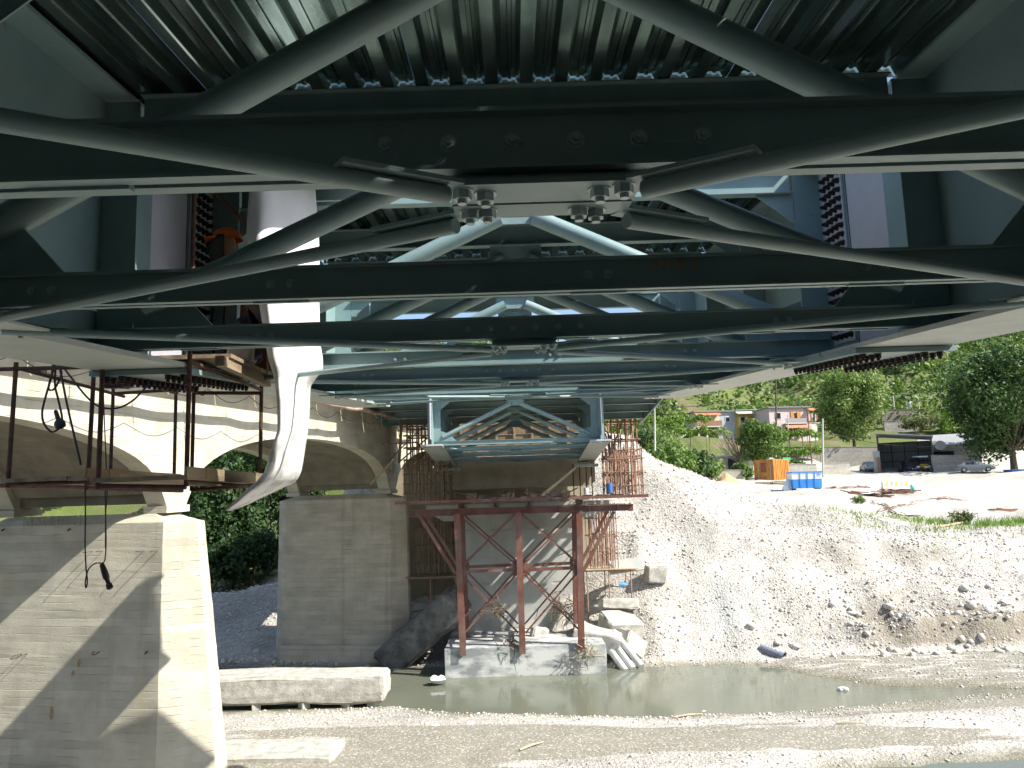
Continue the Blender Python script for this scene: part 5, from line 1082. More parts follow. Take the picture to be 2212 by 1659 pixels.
# blue skip
p = gpt(1739, 1053, 74); sk = thing('waste_skip', 'bright blue skip with a white upper band standing on the gravel yard', 'skip', (p.x, p.y, p.z - .05), math.radians(-3))
BL = C('skip_blue', (.035, .22, .62), (.05, .28, .70), .45, scale=2); WH = C('skip_white', (.68, .74, .80), (.78, .82, .86), .5)
def trap(mb, x0, x1, y0, y1, z0, f0, z1, f1): return mb.hexa([(x0 * f0, y0 * f0, z0), (x1 * f0, y0 * f0, z0), (x1 * f0, y1 * f0, z0), (x0 * f0, y1 * f0, z0), (x0 * f1, y0 * f1, z1), (x1 * f1, y0 * f1, z1), (x1 * f1, y1 * f1, z1), (x0 * f1, y1 * f1, z1)])
trap(MB(), -1.35, 1.35, -.85, .85, .12, .94, .95, .975).build('lower_body', BL, sk); trap(MB(), -1.35, 1.35, -.85, .85, .952, .976, 1.52, 1.0).build('upper_band', WH, sk)
MB().box((-1.4, -.9, 1.522), (1.4, .9, 1.62)).build('rim', BL, sk); MB().box((-1.33, -.83, 1.621), (1.33, .83, 1.64)).build('lid', C('lid_grey', (.2, .22, .24)), sk)
for x in (-.66, .02, .68): trap(MB(), x - .035, x + .035, -.90, -.84, .12, .945, 1.51, 1.0).build('rib', BL, sk)
for x in (-1, 1): MB().box((x * 1.1 - .12, -.6, 0), (x * 1.1 + .12, .6, .118)).build('skid', M['bolt'], sk)
lg = MB().box((.98, -.895, 1.28), (1.24, -.875, 1.48)).build('logo_plate', BL, sk)
MB().add([(1.01, -.899, 1.32), (1.05, -.899, 1.32), (1.11, -.899, 1.42), (1.17, -.899, 1.32), (1.21, -.899, 1.32), (1.12, -.899, 1.46), (1.10, -.899, 1.46)], [(0, 1, 2, 6), (2, 3, 4, 5), (2, 5, 6)]).build('logo_mark', WH, lg)
# striped barrier
p = gpt(1935, 1060, 80); br_ = thing('concrete_barrier', 'white concrete barrier with yellow diagonal stripes on the gravel', 'barrier', (p.x, p.y, p.z - .05), math.radians(4))
MB().prism([(-.34, 0), (.34, 0), (.30, .22), (.17, .42), (.12, .95), (-.12, .95), (-.17, .42), (-.30, .22)], (-1.35, 0, 0), (0, 1, 0), (0, 0, 1), (1, 0, 0), 2.7).build('body', C('barrier_white', (.62, .62, .56), (.74, .74, .68)), br_)
YE = C('stripe_yellow', (.75, .50, .04), (.8, .58, .1)); GY = C('stripe_grey', (.36, .36, .33), (.46, .46, .42))
for k, m_ in enumerate((YE, GY, YE, GY, YE)):
    x = -1.15 + k * .5; y0 = -.178; MB().add([(x, y0, .43), (x + .26, y0, .43), (x + .42, -.127, .92), (x + .16, -.127, .92)], [(0, 1, 2, 3)]).build('stripe', m_, br_)
# orange sheet heap, bags
def heap(label, x, y, Y, r, h, m, seed, name='covered_heap', cat='heap'):
    p = gpt(x, y, Y); R = random.Random(seed); n = 18; V = []
    for i in range(7):
        f = i / 6; rad = r * (1 - f ** 1.6) + .05; 
        for k in range(n): a = 6.2832 * k / n; q = rad * (1 + .22 * math.sin(3 * a + seed) + R.uniform(-.1, .1)); V.append((q * math.cos(a), q * math.sin(a) * .7, h * f * (1 + R.uniform(-.08, .08)) - .1))
    mb = MB(); mb.add(V, [(i * n + k, i * n + (k + 1) % n, (i + 1) * n + (k + 1) % n, (i + 1) * n + k) for i in range(6) for k in range(n)] + [tuple(6 * n + k for k in range(n))]); o = mb.build(name, m); o.location = p; return tag(o, label, cat)
heap('faded orange sheet draped over a heap left of the container', 1568, 1034, 88, 1.5, 1.45, C('orange_sheet', (.55, .27, .12), (.70, .42, .24), .8, scale=3, bump=.3), 1)
heap('white sack slumped on the gravel left of the skip', 1702, 1050, 74, .55, 1.1, C('sack_white', (.6, .64, .68), (.75, .77, .8), .8, scale=4, bump=.3), 2, 'white_sack', 'sack'); heap('white sack lying lower on the gravel slope', 1690, 1080, 62, .55, .8, M['sack_white'], 3, 'white_sack', 'sack')
heap('blue grey rag bundle on the gravel slope', 1650, 1104, 54, .5, .35, C('rag_blue', (.1, .16, .3), (.25, .32, .45)), 4, 'rag_bundle', 'rags'); heap('small green sheet beside the striped barrier', 1968, 1038, 81, .35, .7, C('green_sheet', (.05, .35, .24), (.1, .45, .32)), 5, 'green_sheet', 'sheet')
# scrap and rebar piles
def pile(label, pts, n, spread_, L, m, seed, r=.03, name='scrap_pile', planks=0):
    R = random.Random(seed); c = gpt(*pts[0]).lerp(gpt(*pts[-1]), .5); root = thing(name, label, 'scrap', tuple(c)); P_ = [gpt(*q) for q in pts]
    def put(mb, nm, mm): o = mb.build(nm, mm); o.data.transform(Matrix.Translation(-c)); o.parent = root
    for k in range(n):
        t = R.random() * (len(P_) - 1); i = min(int(t), len(P_) - 2); a = P_[i].lerp(P_[i + 1], t - i); d = (P_[i + 1] - P_[i]).normalized(); l = L * R.uniform(.5, 1.2)
        a = a + Vector((R.gauss(0, spread_ * .5), R.gauss(0, spread_), 0)); d = (d + Vector((R.gauss(0, .12), R.gauss(0, .12), R.gauss(0, .05)))).normalized(); p0 = a - d * l / 2; p1 = a + d * l / 2; zz = R.uniform(.03, .1 + spread_ * .35)
        p0.z = H(p0.x, p0.y) + zz; p1.z = H(p1.x, p1.y) + zz * R.uniform(.6, 1.6); put(MB().tube([p0, p0.lerp(p1, .5) + Vector((0, 0, R.uniform(-.03, .08))), p1], r, 5), 'bar', m)
    for k in range(planks):
        a = P_[0].lerp(P_[-1], R.random()); d = Vector((R.uniform(.5, 1), R.uniform(-1, -.2), R.uniform(-.1, .3))).normalized() * R.uniform(.6, 1.4); a.z = H(a.x, a.y) + R.uniform(.25, .5); put(MB().bar(a - d, a + d, .25, .06), 'plank', M['bolt'] if k % 2 else M['rust'])
RB = C('rust_bars', (.10, .045, .025), (.20, .10, .06), .9, scale=9)
pile('heap of rusty scrap and dark planks below the striped barrier', [(1840, 1052, 74), (1910, 1058, 74)], 34, .5, 1.6, RB, 1, .05, planks=7)
pile('rusty scrap lying right of the barrier foot', [(1915, 1052, 76), (1965, 1052, 76)], 22, .35, 1.8, RB, 2, .05)
pile('long line of rusty bars along the gravel slope', [(1640, 1103, 54), (1720, 1102, 54), (1800, 1100, 55)], 34, .12, 3.0, RB, 3, .022)
pile('rusty bars running down the slope toward the road', [(1880, 1066, 66), (1930, 1095, 57), (1975, 1110, 53)], 24, .18, 2.6, RB, 4, .022)
pile('rusty bars along the road edge in the sun', [(1900, 1098, 57), (1980, 1072, 64), (2070, 1058, 70)], 26, .22, 3.0, RB, 5, .022)
pile('thin rusty bars on the heap flank', [(1540, 1075, 56), (1590, 1095, 54)], 12, .25, 2.6, RB, 6, .02)
pile('rusty frames stacked behind the barrier', [(1785, 1040, 86), (1870, 1036, 88)], 20, .4, 1.6, RB, 7, .035)
pile('pale timbers and planks beside the container', [(1650, 1040, 88), (1710, 1044, 86)], 16, .5, 2.2, M['newwood'], 8, .07, 'timber_pile')
pile('rusty debris on the grassy bank top', [(2150, 1088, 58), (2212, 1078, 60)], 18, .4, 1.6, RB, 9, .05)
tag(MB().bar(gpt(2020, 1144, 44.5) + Vector((0, 0, .06)), gpt(2078, 1125, 45.5) + Vector((0, 0, .1)), .14, .1).build('timber_balk', M['newwood']), 'pale timber balk lying along the bank edge', 'timber')
o = tag(MB().box((-.14, -.14, -.1), (.14, .14, .62)).build('white_post', C('post_white', (.7, .7, .7))), 'short white post at the grassy bank edge', 'post'); o.location = gpt(2099, 1128, 46)

# ---- walls, garage, shed
def wallthing(label, x0, x1, yt, yb, Y, th, m, name='block_wall', cap=True, Y1=None):
    a = at(x0, yb, Y); b = at(x1, yb, Y1 or Y); zt0 = at(x0, yt, Y).z; zt1 = at(x1, yt, Y1 or Y).z; c = (a + b) / 2; t_ = TB(name, label, 'wall', (c.x, c.y, min(a.z, b.z)))
    e = Vector((b.x - a.x, b.y - a.y, 0)); L = e.length; e.normalize(); nn = Vector((-e.y, e.x, 0)) * th; zb = min(a.z, b.z) - .6; A_ = Vector((a.x, a.y, 0)); B_ = Vector((b.x, b.y, 0)); up = lambda p, z: Vector((p.x, p.y, z))
    core = t_.add(MB().hexa([up(A_, zb), up(B_, zb), up(B_ + nn, zb), up(A_ + nn, zb), up(A_, zt0), up(B_, zt1), up(B_ + nn, zt1), up(A_ + nn, zt0)]), 'masonry', m)
    if cap: t_.add(MB().hexa([up(A_ - nn * .2, zt0 + .002), up(B_ - nn * .2, zt1 + .002), up(B_ + nn * 1.2, zt1 + .002), up(A_ + nn * 1.2, zt0 + .002), up(A_ - nn * .2, zt0 + .08), up(B_ - nn * .2, zt1 + .08), up(B_ + nn * 1.2, zt1 + .08), up(A_ + nn * 1.2, zt0 + .08)]), 'coping', m)
    return t_
BLK = C('blockwork', (.28, .265, .235), (.40, .38, .34), .9, scale=3, extra=board_extra(.22, (.2, .19, .16), .3, line=.6)); BLKP = C('blockwork_pale', (.42, .40, .34), (.52, .50, .43), .9, scale=3, extra=board_extra(.22, (.3, .28, .24), .3, line=.5))
wallthing('long grey block wall behind the silver car', 1690, 1912, 966, 1014, 123, .25, BLK); wallthing('low pale block wall right of the blue skip', 1782, 1838, 1001, 1030, 103, .25, BLKP); wallthing('low pale block wall behind the blue skip', 1700, 1766, 1003, 1032, 103, .25, BLKP)
wallthing('low grey block wall left of the orange container', 1552, 1610, 1016, 1038, 101, .25, BLKP); wallthing('tall grey block wall right of the shed', 2017, 2110, 984, 1026, 110, .3, BLK); wallthing('grey terrace wall on the hillside above the shed', 1912, 2120, 910, 935, 142, .4, BLK); wallthing('upper stone terrace wall below the posts', 1905, 2130, 885, 900, 150, .4, C('terrace_stone', (.17, .15, .115), (.27, .24, .18), .95, scale=4, bump=.6))
wallthing('low painted wall behind the grey car', 2118, 2190, 1020, 1045, 107, .25, C('wall_paint', (.4, .4, .38), (.55, .55, .52)))
x0, x1, zb, zt = rect(1912, 2012, 940, 1016, 113); g_ = TB('open_shed', 'tall open fronted sheet metal shed with a dark interior', 'shed', ((x0 + x1) / 2, 114, zb)); SH = C('shed_sheet', (.10, .11, .105), (.16, .17, .165), .6, scale=4); SHE = C('shed_edge', (.5, .52, .52))
zl = at(1909, 935, 113).z; zr = at(2012, 944, 113).z; Yb = 119.5
g_.add(MB().hexa([(x0 - .1, 112.6, zl), (x1 + .2, 112.6, zr), (x1 + .2, Yb, zr - .2), (x0 - .1, Yb, zl - .2), (x0 - .1, 112.6, zl + .12), (x1 + .2, 112.6, zr + .12), (x1 + .2, Yb, zr - .08), (x0 - .1, Yb, zl - .08)]), 'roof', SHE)
for (xa, xb, zz) in ((x0, x0 + .1, zl), (x1 - .05, x1 + .05, zr)): g_.box((xa, 113, zb - .6), (xb, Yb, zz - .25), 'side_wall', SH)
g_.box((x0 + .1, Yb - .1, zb - .5), (x1 - .05, Yb, min(zl, zr) - .25), 'back_wall', SH)
for k in range(1, 4): g_.box((x0 + k * (x1 - x0) / 4 - .06, Yb - .25, zb - .4), (x0 + k * (x1 - x0) / 4 + .06, Yb - .101, min(zl, zr) - .26), 'post', M['bolt'])
for k in range(1, 4): g_.box((x0 + .11, Yb - .2, zb + k * 1.4), (x1 - .06, Yb - .102, zb + k * 1.4 + .1), 'rail', M['bolt'])
xa, xb, za, zc = rect(1922, 1931, 972, 1022, 110.5); g_.box((xa, 110.4, za - .1), (xb, 110.5, zc), 'door_leaf', C('door_grey', (.33, .33, .31), (.43, .42, .38))); xa, xb, za, zc = rect(1931, 1934, 986, 1022, 110.3); g_.box((xa, 110.2, za - .1), (xb, 110.39, zc), 'door_post', C('rust_post', (.28, .15, .1)))
x0, x1, zb, zt = rect(2012, 2125, 963, 1004, 116); k_ = TB('block_house', 'low grey block building with a slit window right of the shed', 'building', ((x0 + x1) / 2, 118, zb - 1)); k_.box((x0, 116, zb - 2), (x1, 121, zt), 'wall', BLKP)
xa, xb, za, zc = rect(2036, 2076, 974, 983, 115.95); w_ = k_.box((xa, 115.9, za), (xb, 115.99, zc), 'window', M['dark']); k_.box((xa - .1, 115.85, za - .12), (xb + .1, 115.98, za - .002), 'window_sill', PLW, w_)
za = at(2050, 940, 121).z; k_.add(MB().hexa([(x0 - .2, 115.7, zt + .002), (x1, 115.7, zt + .002), (x1, 121.5, za), (x0 - .2, 121.5, za), (x0 - .2, 115.7, zt + .15), (x1, 115.7, zt + .15), (x1, 121.5, za + .15), (x0 - .2, 121.5, za + .15)]), 'roof', C('slate', (.30, .31, .31), (.40, .41, .41), scale=3))
p = at(2030, 962, 116); sd_ = TB('satellite_dish', 'white satellite dish on the low building roof', 'satellite dish', (p.x, p.y, p.z - .5)); n = 14; V = [(p.x, p.y + .12, p.z)]
for i in (1, 2, 3):
    for k in range(n): a_ = 6.2832 * k / n; r_ = i / 3 * .85; V.append((p.x + r_ * math.cos(a_), p.y + .12 - .3 * (i / 3) ** 2, p.z + r_ * .8 * math.sin(a_)))
sd_.add(MB().add(V, [(0, 1 + k, 1 + (k + 1) % n) for k in range(n)] + [(1 + i * n + k, 1 + i * n + (k + 1) % n, 1 + (i + 1) * n + (k + 1) % n, 1 + (i + 1) * n + k) for i in range(2) for k in range(n)]), 'dish', C('dish_white', (.7, .7, .7)), sm=True); sd_.add(MB().tube([(p.x, p.y + .2, p.z), (p.x, p.y + .3, p.z - .9)], .05, 6), 'mast', M['rust'])
x0, x1, zb, zt = rect(1548, 1632, 985, 1020, 112); ga = TB('concrete_garage', 'grey flat roofed garage with dark openings behind the bare tree', 'garage', ((x0 + x1) / 2, 114, zb)); ga.box((x0, 112, zb - .6), (x1, 118, zt), 'wall', C('garage_grey', (.30, .30, .27), (.40, .39, .36), scale=2)); ga.box((x0 - .3, 111.6, zt + .002), (x1 + .3, 118.3, zt + .28), 'roof', BLKP)
xa, xb, za, zc = rect(1583, 1612, 990, 1018, 111.95); ga.box((xa, 111.9, za), (xb, 111.99, zc), 'opening', M['dark']); xa, xb, za, zc = rect(1594, 1604, 1000, 1018, 111.85); ga.box((xa, 111.8, za), (xb, 111.89, zc), 'door', C('pale_door', (.55, .55, .52)))
x0, x1, zb, zt = rect(1692, 1708, 988, 1003, 118); kk = TB('tarpaulin_panel', 'green and yellow tarpaulin panel behind the container', 'tarpaulin', ((x0 + x1) / 2, 118, zb)); kk.box((x0, 118, zb + (zt - zb) * .45), (x1, 118.08, zt), 'green_band', C('tarp_green', (.08, .55, .16))); kk.box((x0, 118, zb - .3), (x1, 118.08, zb + (zt - zb) * .448), 'yellow_band', C('tarp_yellow', (.85, .65, .05)))

# ---- houses on the terrace
def winpart(t_, x0, x1, yt, yb, Y, par, frame=PLW, pane=GLASS, name='window'):
    xa, xb, za, zc = rect(x0, x1, yt, yb, Y - .02); w_ = t_.box((xa, Y - .06, za), (xb, Y - .008, zc), name, frame, par); t_.box((xa + .12, Y - .09, za + .12), (xb - .12, Y - .061, zc - .12), 'pane', pane, w_); return w_
RT = C('tile_red', (.55, .16, .09), (.66, .25, .15), .8, scale=5)
Y = 147; x0, x1, zb, zt = rect(1500, 1550, 890, 940, Y); h1 = TB('cream_house', 'small cream house with a red awning over its brick balcony', 'house', ((x0 + x1) / 2, Y + 3, zb)); CR = C('plaster_cream', (.66, .58, .40), (.74, .67, .48), bump=.1)
z_m = at(1525, 922, Y).z; h1.box((x0, Y, z_m), (x1, Y + 6, zt), 'wall', CR); h1.box((x0 + .2, Y + 1.6, zb - 1.5), (x1, Y + 6, z_m - .002), 'lower_wall', C('lower_dark', (.16, .14, .12), (.22, .2, .17)))
h1.box((x0 - .3, Y - .3, zt + .002), (x1, Y + 6.2, zt + .22), 'roof', C('roof_grey', (.26, .27, .26))); h1.box((x0 - .1, Y - 1.2, z_m - .15), (x1 + .1, Y - .002, z_m + .02), 'balcony_slab', PLW)
bl = h1.box((x0 - .1, Y - 1.2, z_m + .022), (x1 + .1, Y - 1.08, z_m + 1.0), 'balcony_wall', C('brick_brown', (.28, .15, .09), (.36, .2, .12))); aw = h1.add(MB().hexa([(x0 - .1, Y - 1.3, zt - .75), (x1 + .1, Y - 1.3, zt - .75), (x1 + .1, Y - .01, zt - .25), (x0 - .1, Y - .01, zt - .25), (x0 - .1, Y - 1.3, zt - .65), (x1 + .1, Y - 1.3, zt - .65), (x1 + .1, Y - .01, zt - .15), (x0 - .1, Y - .01, zt - .15)]), 'awning', RT)
winpart(h1, 1527, 1534, 903, 914, Y, None)
for x in (x0 + .1, (x0 + x1) / 2 - .6): h1.box((x, Y - 1.15, zb - 1.2), (x + .25, Y - .9, z_m - .152), 'pillar', PLW)
mb = MB(); za = z_m
for k in range(10): mb.box((x0 - .15 - (k + 1) * .3, Y - 1.1, za - .25 - k * .19), (x0 - .15 - k * .3, Y - .2, za - .06 - k * .19))
h1.add(mb, 'stairs', PLW)
x0, x1, zb, zt = rect(1550, 1587, 889, 935, Y); h2 = TB('blue_grey_house', 'plain blue grey house next to the cream one', 'house', ((x0 + x1) / 2, Y + 3, zb)); h2.box((x0 + .02, Y + .4, zb - 2), (x1, Y + 6, zt), 'wall', C('plaster_blue', (.42, .46, .50), (.50, .54, .58), bump=.1)); h2.box((x0 + .02, Y, zt + .002), (x1 + .2, Y + 6.2, zt + .2), 'roof', M['roof_grey']); winpart(h2, 1564, 1574, 900, 912, Y + .4, None)
x0, x1, zb, zt = rect(1589, 1656, 886, 938, Y); h3 = TB('yellow_house', 'yellow house with a pale green awning in the middle of the row', 'house', ((x0 + x1) / 2, Y + 3, zb)); h3.box((x0, Y + .6, zb - 2), (x1, Y + 6, zt), 'wall', C('plaster_yellow', (.58, .40, .11), (.66, .48, .17))); h3.box((x0, Y + .2, zt + .002), (x1, Y + 6.2, zt + .2), 'roof', M['roof_grey'])
h3.add(MB().hexa([(x0 - .1, Y - .9, zt - .75), (x1 - .1, Y - .9, zt - .75), (x1 - .1, Y + .59, zt - .2), (x0 - .1, Y + .59, zt - .2), (x0 - .1, Y - .9, zt - .63), (x1 - .1, Y - .9, zt - .63), (x1 - .1, Y + .59, zt - .08), (x0 - .1, Y + .59, zt - .08)]), 'awning', C('awning_green', (.45, .56, .42), (.55, .65, .5)))
for k in range(5): x = x0 + .2 + k * (x1 - x0 - .5) / 4; h3.box((x, Y - .6, zb), (x + .1, Y - .5, zt - .72), 'post', C('post_wood', (.4, .28, .12)))
winpart(h3, 1596, 1606, 900, 915, Y + .6, None); winpart(h3, 1627, 1636, 898, 912, Y + .6, None); xa, xb, za, zc = rect(1641, 1652, 908, 925, Y + .5); h3.box((xa, Y + .5, za), (xb, Y + .58, zc), 'door', C('door_green', (.15, .42, .2)))
Y = 141; x0, x1, zb, zt = rect(1659, 1742, 881, 944, Y); h4 = TB('pink_house', 'two storey pink house with orange shutters and red awnings', 'house', ((x0 + x1) / 2, Y + 3, zb)); PK = C('plaster_pink', (.62, .47, .47), (.70, .56, .55), bump=.1)
h4.box((x0, Y, zb - 2), (x1, Y + 7, zt), 'wall', PK); h4.box((x0 - .2, Y - .4, zt + .002), (x1 + .4, Y + 7.2, zt + .22), 'roof', M['roof_grey']); z_m = at(1700, 915, Y).z
h4.box((x0 + 2.4, Y - 1.2, z_m - .14), (x1 + 1.6, Y - .002, z_m), 'balcony_slab', PLW); h4.box((x0 + 2.4, Y - 1.2, z_m + .002), (x1, Y - 1.1, z_m + .8), 'balcony_wall', C('rail_grey', (.36, .34, .36)))
winpart(h4, 1669, 1682, 891, 906, Y, None); w_ = winpart(h4, 1711, 1719, 890, 908, Y, None); OS = C('shutter_orange', (.55, .24, .04), (.62, .3, .07))
for (a_, b_) in ((1705, 1711), (1719, 1726)): xa, xb, za, zc = rect(a_, b_, 889, 908, Y - .05); h4.box((xa, Y - .12, za), (xb, Y - .062, zc), 'shutter', OS, w_)
h4.add(MB().hexa([(x0 + 2.3, Y - 1.9, z_m - 1.0), (x1 - .4, Y - 1.9, z_m - 1.0), (x1 - .4, Y - 1.21, z_m - .5), (x0 + 2.3, Y - 1.21, z_m - .5), (x0 + 2.3, Y - 1.9, z_m - .9), (x1 - .4, Y - 1.9, z_m - .9), (x1 - .4, Y - 1.21, z_m - .4), (x0 + 2.3, Y - 1.21, z_m - .4)]), 'lower_awning', RT)
h4.add(MB().hexa([(x1 - .2, Y - 1.2, zt - .7), (x1 + 1.3, Y - 1.2, zt - .7), (x1 + 1.3, Y - .01, zt - .2), (x1 - .2, Y - .01, zt - .2), (x1 - .2, Y - 1.2, zt - .6), (x1 + 1.3, Y - 1.2, zt - .6), (x1 + 1.3, Y - .01, zt - .1), (x1 - .2, Y - .01, zt - .1)]), 'upper_awning', RT)
for (a_, b_) in ((1672, 1680), (1694, 1706), (1712, 1722)): xa, xb, za, zc = rect(a_, b_, 922, 942, Y); h4.box((xa, Y - .05, za), (xb, Y - .006, zc), 'door', C('door_brown', (.09, .06, .05)))
h4.box((x1 - .9, Y - 1.15, zb - 1), (x1 - .65, Y - .9, z_m - .142), 'pillar', PLW); h4.box((x1, Y + .5, zb - 2), (x1 + 1.8, Y + 6, z_m - .15), 'side_annex', PLW)
cl = TB('washing_line', 'row of white and red laundry on the pink house balcony', 'laundry', (x1 + .6, Y - 1.0, z_m + .2)); R = random.Random(4)
for k in range(6): cl.box((x1 - .1 + k * .28, Y - 1.0 + .02 * k, z_m + R.uniform(.2, .6)), (x1 + .12 + k * .28, Y - .97 + .02 * k, z_m + 1.5), 'garment', [PLW, C('cloth_red', (.6, .08, .1)), PLW, C('cloth_dark', (.08, .09, .13))][k % 4])

# ---- vehicles
def car(name, label, loc, rz, paint, L=4.4, Wd=1.72, hatch=False, tail_open=False, van=0.0):
    root = thing(name, label, 'car' if not van else 'van', loc, rz)
    # stations along x (front = +x): x, bottom, shoulder, roof, half width, roof half width
    h = 1.42 + van; S = [(-L / 2, .42, .80, .82, .60, .5), (-L / 2 + .10, .30, .93, .95, .78, .6), (-L / 2 + .55, .22, .97, .99 + (.35 if hatch or van else .02), .85, .6), (-L / 2 + 1.05, .2, .95, h - .10, .86, .58), (-L / 2 + 1.6, .2, .93, h, .86, .60), (-.1, .2, .92, h + .01, .86, .61), (.45, .2, .92, h - .09, .86, .58), (1.12, .2, .92, .96, .86, .66), (L / 2 - .55, .2, .84, .86, .84, .62), (L / 2 - .12, .26, .72, .74, .76, .55), (L / 2, .36, .60, .62, .58, .45)]
    k_ = Wd / 1.72; V = []; n = 10
    for (x, zb, zs, zr, w1, w2) in S:
        half = [(w1 * .86, zb), (w1, zb + .16), (w1 * 1.0, zs - .08), (w1 * .94, zs), (w2, zr - .03)]
        for (y, z) in half: V.append((x, y * k_, z))
        V.append((x, 0, zr + .015) if False else (x, w2 * .7 * k_, zr)); 
        V.append((x, -w2 * .7 * k_, zr))
        for (y, z) in reversed(half): V.append((x, -y * k_, z))
    n = 12; F_ = []
    for i in range(len(S) - 1):
        for j in range(n): F_.append((i * n + j, i * n + (j + 1) % n, (i + 1) * n + (j + 1) % n, (i + 1) * n + j))
    F_ += [tuple(range(n)), tuple(reversed([(len(S) - 1) * n + j for j in range(n)]))]
    body = MB().add(V, F_).build('body', paint, root, sm=True)
    # glass panels laid 4 mm proud of the cabin
    def pt(i, j): return Vector(V[i * n + j])
    def panel(q, nm):
        c = sum(q, Vector()) / 4; nrm = (q[1] - q[0]).cross(q[3] - q[0]).normalized(); nrm = nrm if nrm.dot(c - Vector((c.x * .6, 0, .6))) > 0 else -nrm
        mb = MB(); mb.add([c + (p_ - c) * .88 + nrm * .012 for p_ in q], [(0, 1, 2, 3)]); mb.build(nm, GLASS, root)
    for s_ in (0, 1):
        j0, j1 = (3, 4) if s_ == 0 else (8, 7)
        for i in (3, 4, 5): panel([pt(i, j0), pt(i + 1, j0), pt(i + 1, j1), pt(i, j1)], 'side_window')
    panel([pt(6, 4), pt(6, 7), pt(7, 7), pt(7, 4)], 'windscreen'); panel([pt(2, 4), pt(2, 7), pt(3, 7), pt(3, 4)], 'rear_window')
    for x in (-L / 2 + .85, L / 2 - .85):
        for s_ in (-1, 1):
            t_ = MB().tube([(x, s_ * .74 * k_, .31), (x, s_ * .88 * k_, .31)], .31, 18).build('tyre', C('tyre_black', (.015, .015, .016), rough=.85), root); MB().tube([(x, s_ * .885 * k_, .31), (x, s_ * .895 * k_, .31)], .19, 12).build('rim', C('rim_grey', (.4, .41, .43), rough=.35, metal=.7), t_)
    for s_ in (-1, 1):
        MB().box((L / 2 - .16, s_ * .56 * k_ - .14, .56), (L / 2 - .05, s_ * .56 * k_ + .14, .68)).build('headlight', C('lamp_clear', (.6, .62, .64), rough=.15), root); MB().box((-L / 2 - .0, s_ * .56 * k_ - .14, .70), (-L / 2 + .12, s_ * .56 * k_ + .14, .84)).build('tail_light', C('lamp_red', (.35, .02, .02), rough=.3), root)
    MB().box((L / 2 - .08, -.5, .36), (L / 2 + .04, .5, .48)).build('bumper', M['bolt'], root); MB().box((-L / 2 - .04, -.26, .52), (-L / 2 + .02, .26, .64)).build('number_plate', PLW, root)
    if tail_open: MB().hexa([(-L / 2 + .2, -.6, h - .2), (-L / 2 + .2, .6, h - .2), (-L / 2 - .55, .55, h + .35), (-L / 2 - .55, -.55, h + .35), (-L / 2 + .2, -.6, h - .16), (-L / 2 + .2, .6, h - .16), (-L / 2 - .55, .55, h + .39), (-L / 2 - .55, -.55, h + .39)]).build('open_tailgate', paint, root)
    return root
CG = C('paint_grey', (.15, .165, .18), (.18, .2, .21), .25); CS = C('paint_silver', (.45, .47, .49), (.5, .52, .54), .3)
p = gpt(2110, 1040, 103); car('parked_car', 'dark grey saloon car parked in the tree shade', (p.x, p.y, p.z + .02), math.radians(-24), CG)
p = gpt(1876, 1012, 118); car('parked_car', 'silver car seen from behind against the block wall', (p.x, p.y, p.z + .02), math.radians(80), CS)
p = gpt(1712, 1000, 106); car('parked_car', 'pale car half hidden behind the container and wall', (p.x, p.y, p.z + .02), math.radians(6), CS)
p = gpt(1962, 1014, 114.5); car('parked_van', 'dark vehicle with raised tailgate inside the shed', (p.x, p.y, p.z + .02), math.radians(84), C('paint_black', (.03, .034, .04), (.045, .05, .06), .3), 4.2, 1.75, True, True, .35)
p = gpt(1995, 1015, 112.6); tr_ = thing('small_tractor', 'yellow tractor with a white canopy at the shed front', 'tractor', tuple(p), math.radians(-95)); YT = C('tractor_yellow', (.72, .46, .03), (.8, .55, .06), .45); YW = C('canopy_white', (.75, .75, .74))
MB().hexa([(-.3, -.35, .7), (1.3, -.35, .7), (1.3, .35, .7), (-.3, .35, .7), (-.3, -.35, 1.45), (1.25, -.3, 1.35), (1.25, .3, 1.35), (-.3, .35, 1.45)]).build('bonnet', YT, tr_); MB().box((1.3, -.25, .8), (1.34, .25, 1.25)).build('grille', M['bolt'], tr_); MB().box((-1.3, -.45, .6), (-.31, .45, .8)).build('chassis', M['bolt'], tr_); MB().box((-1.1, -.3, .802), (-.6, .3, 1.0)).build('seat', C('seat_red', (.4, .05, .04)), tr_)
MB().box((-1.5, -.75, 2.35), (.1, .75, 2.55)).build('canopy', YW, tr_)
for x in (-1.4, 0):
    for y in (-.68, .68): MB().tube([(x, y, .8), (x, y, 2.348)], .04, 6).build('canopy_post', M['bolt'], tr_)
for x, r_, y in ((-.95, .65, .7), (1.0, .4, .55)):
    for s_ in (-1, 1): t_ = MB().tube([(x, s_ * (y - .15), r_), (x, s_ * (y + .15), r_)], r_, 16).build('tyre', M['tyre_black'], tr_); MB().tube([(x, s_ * (y + .152), r_), (x, s_ * (y + .17), r_)], r_ * .5, 12).build('rim', YT, t_)
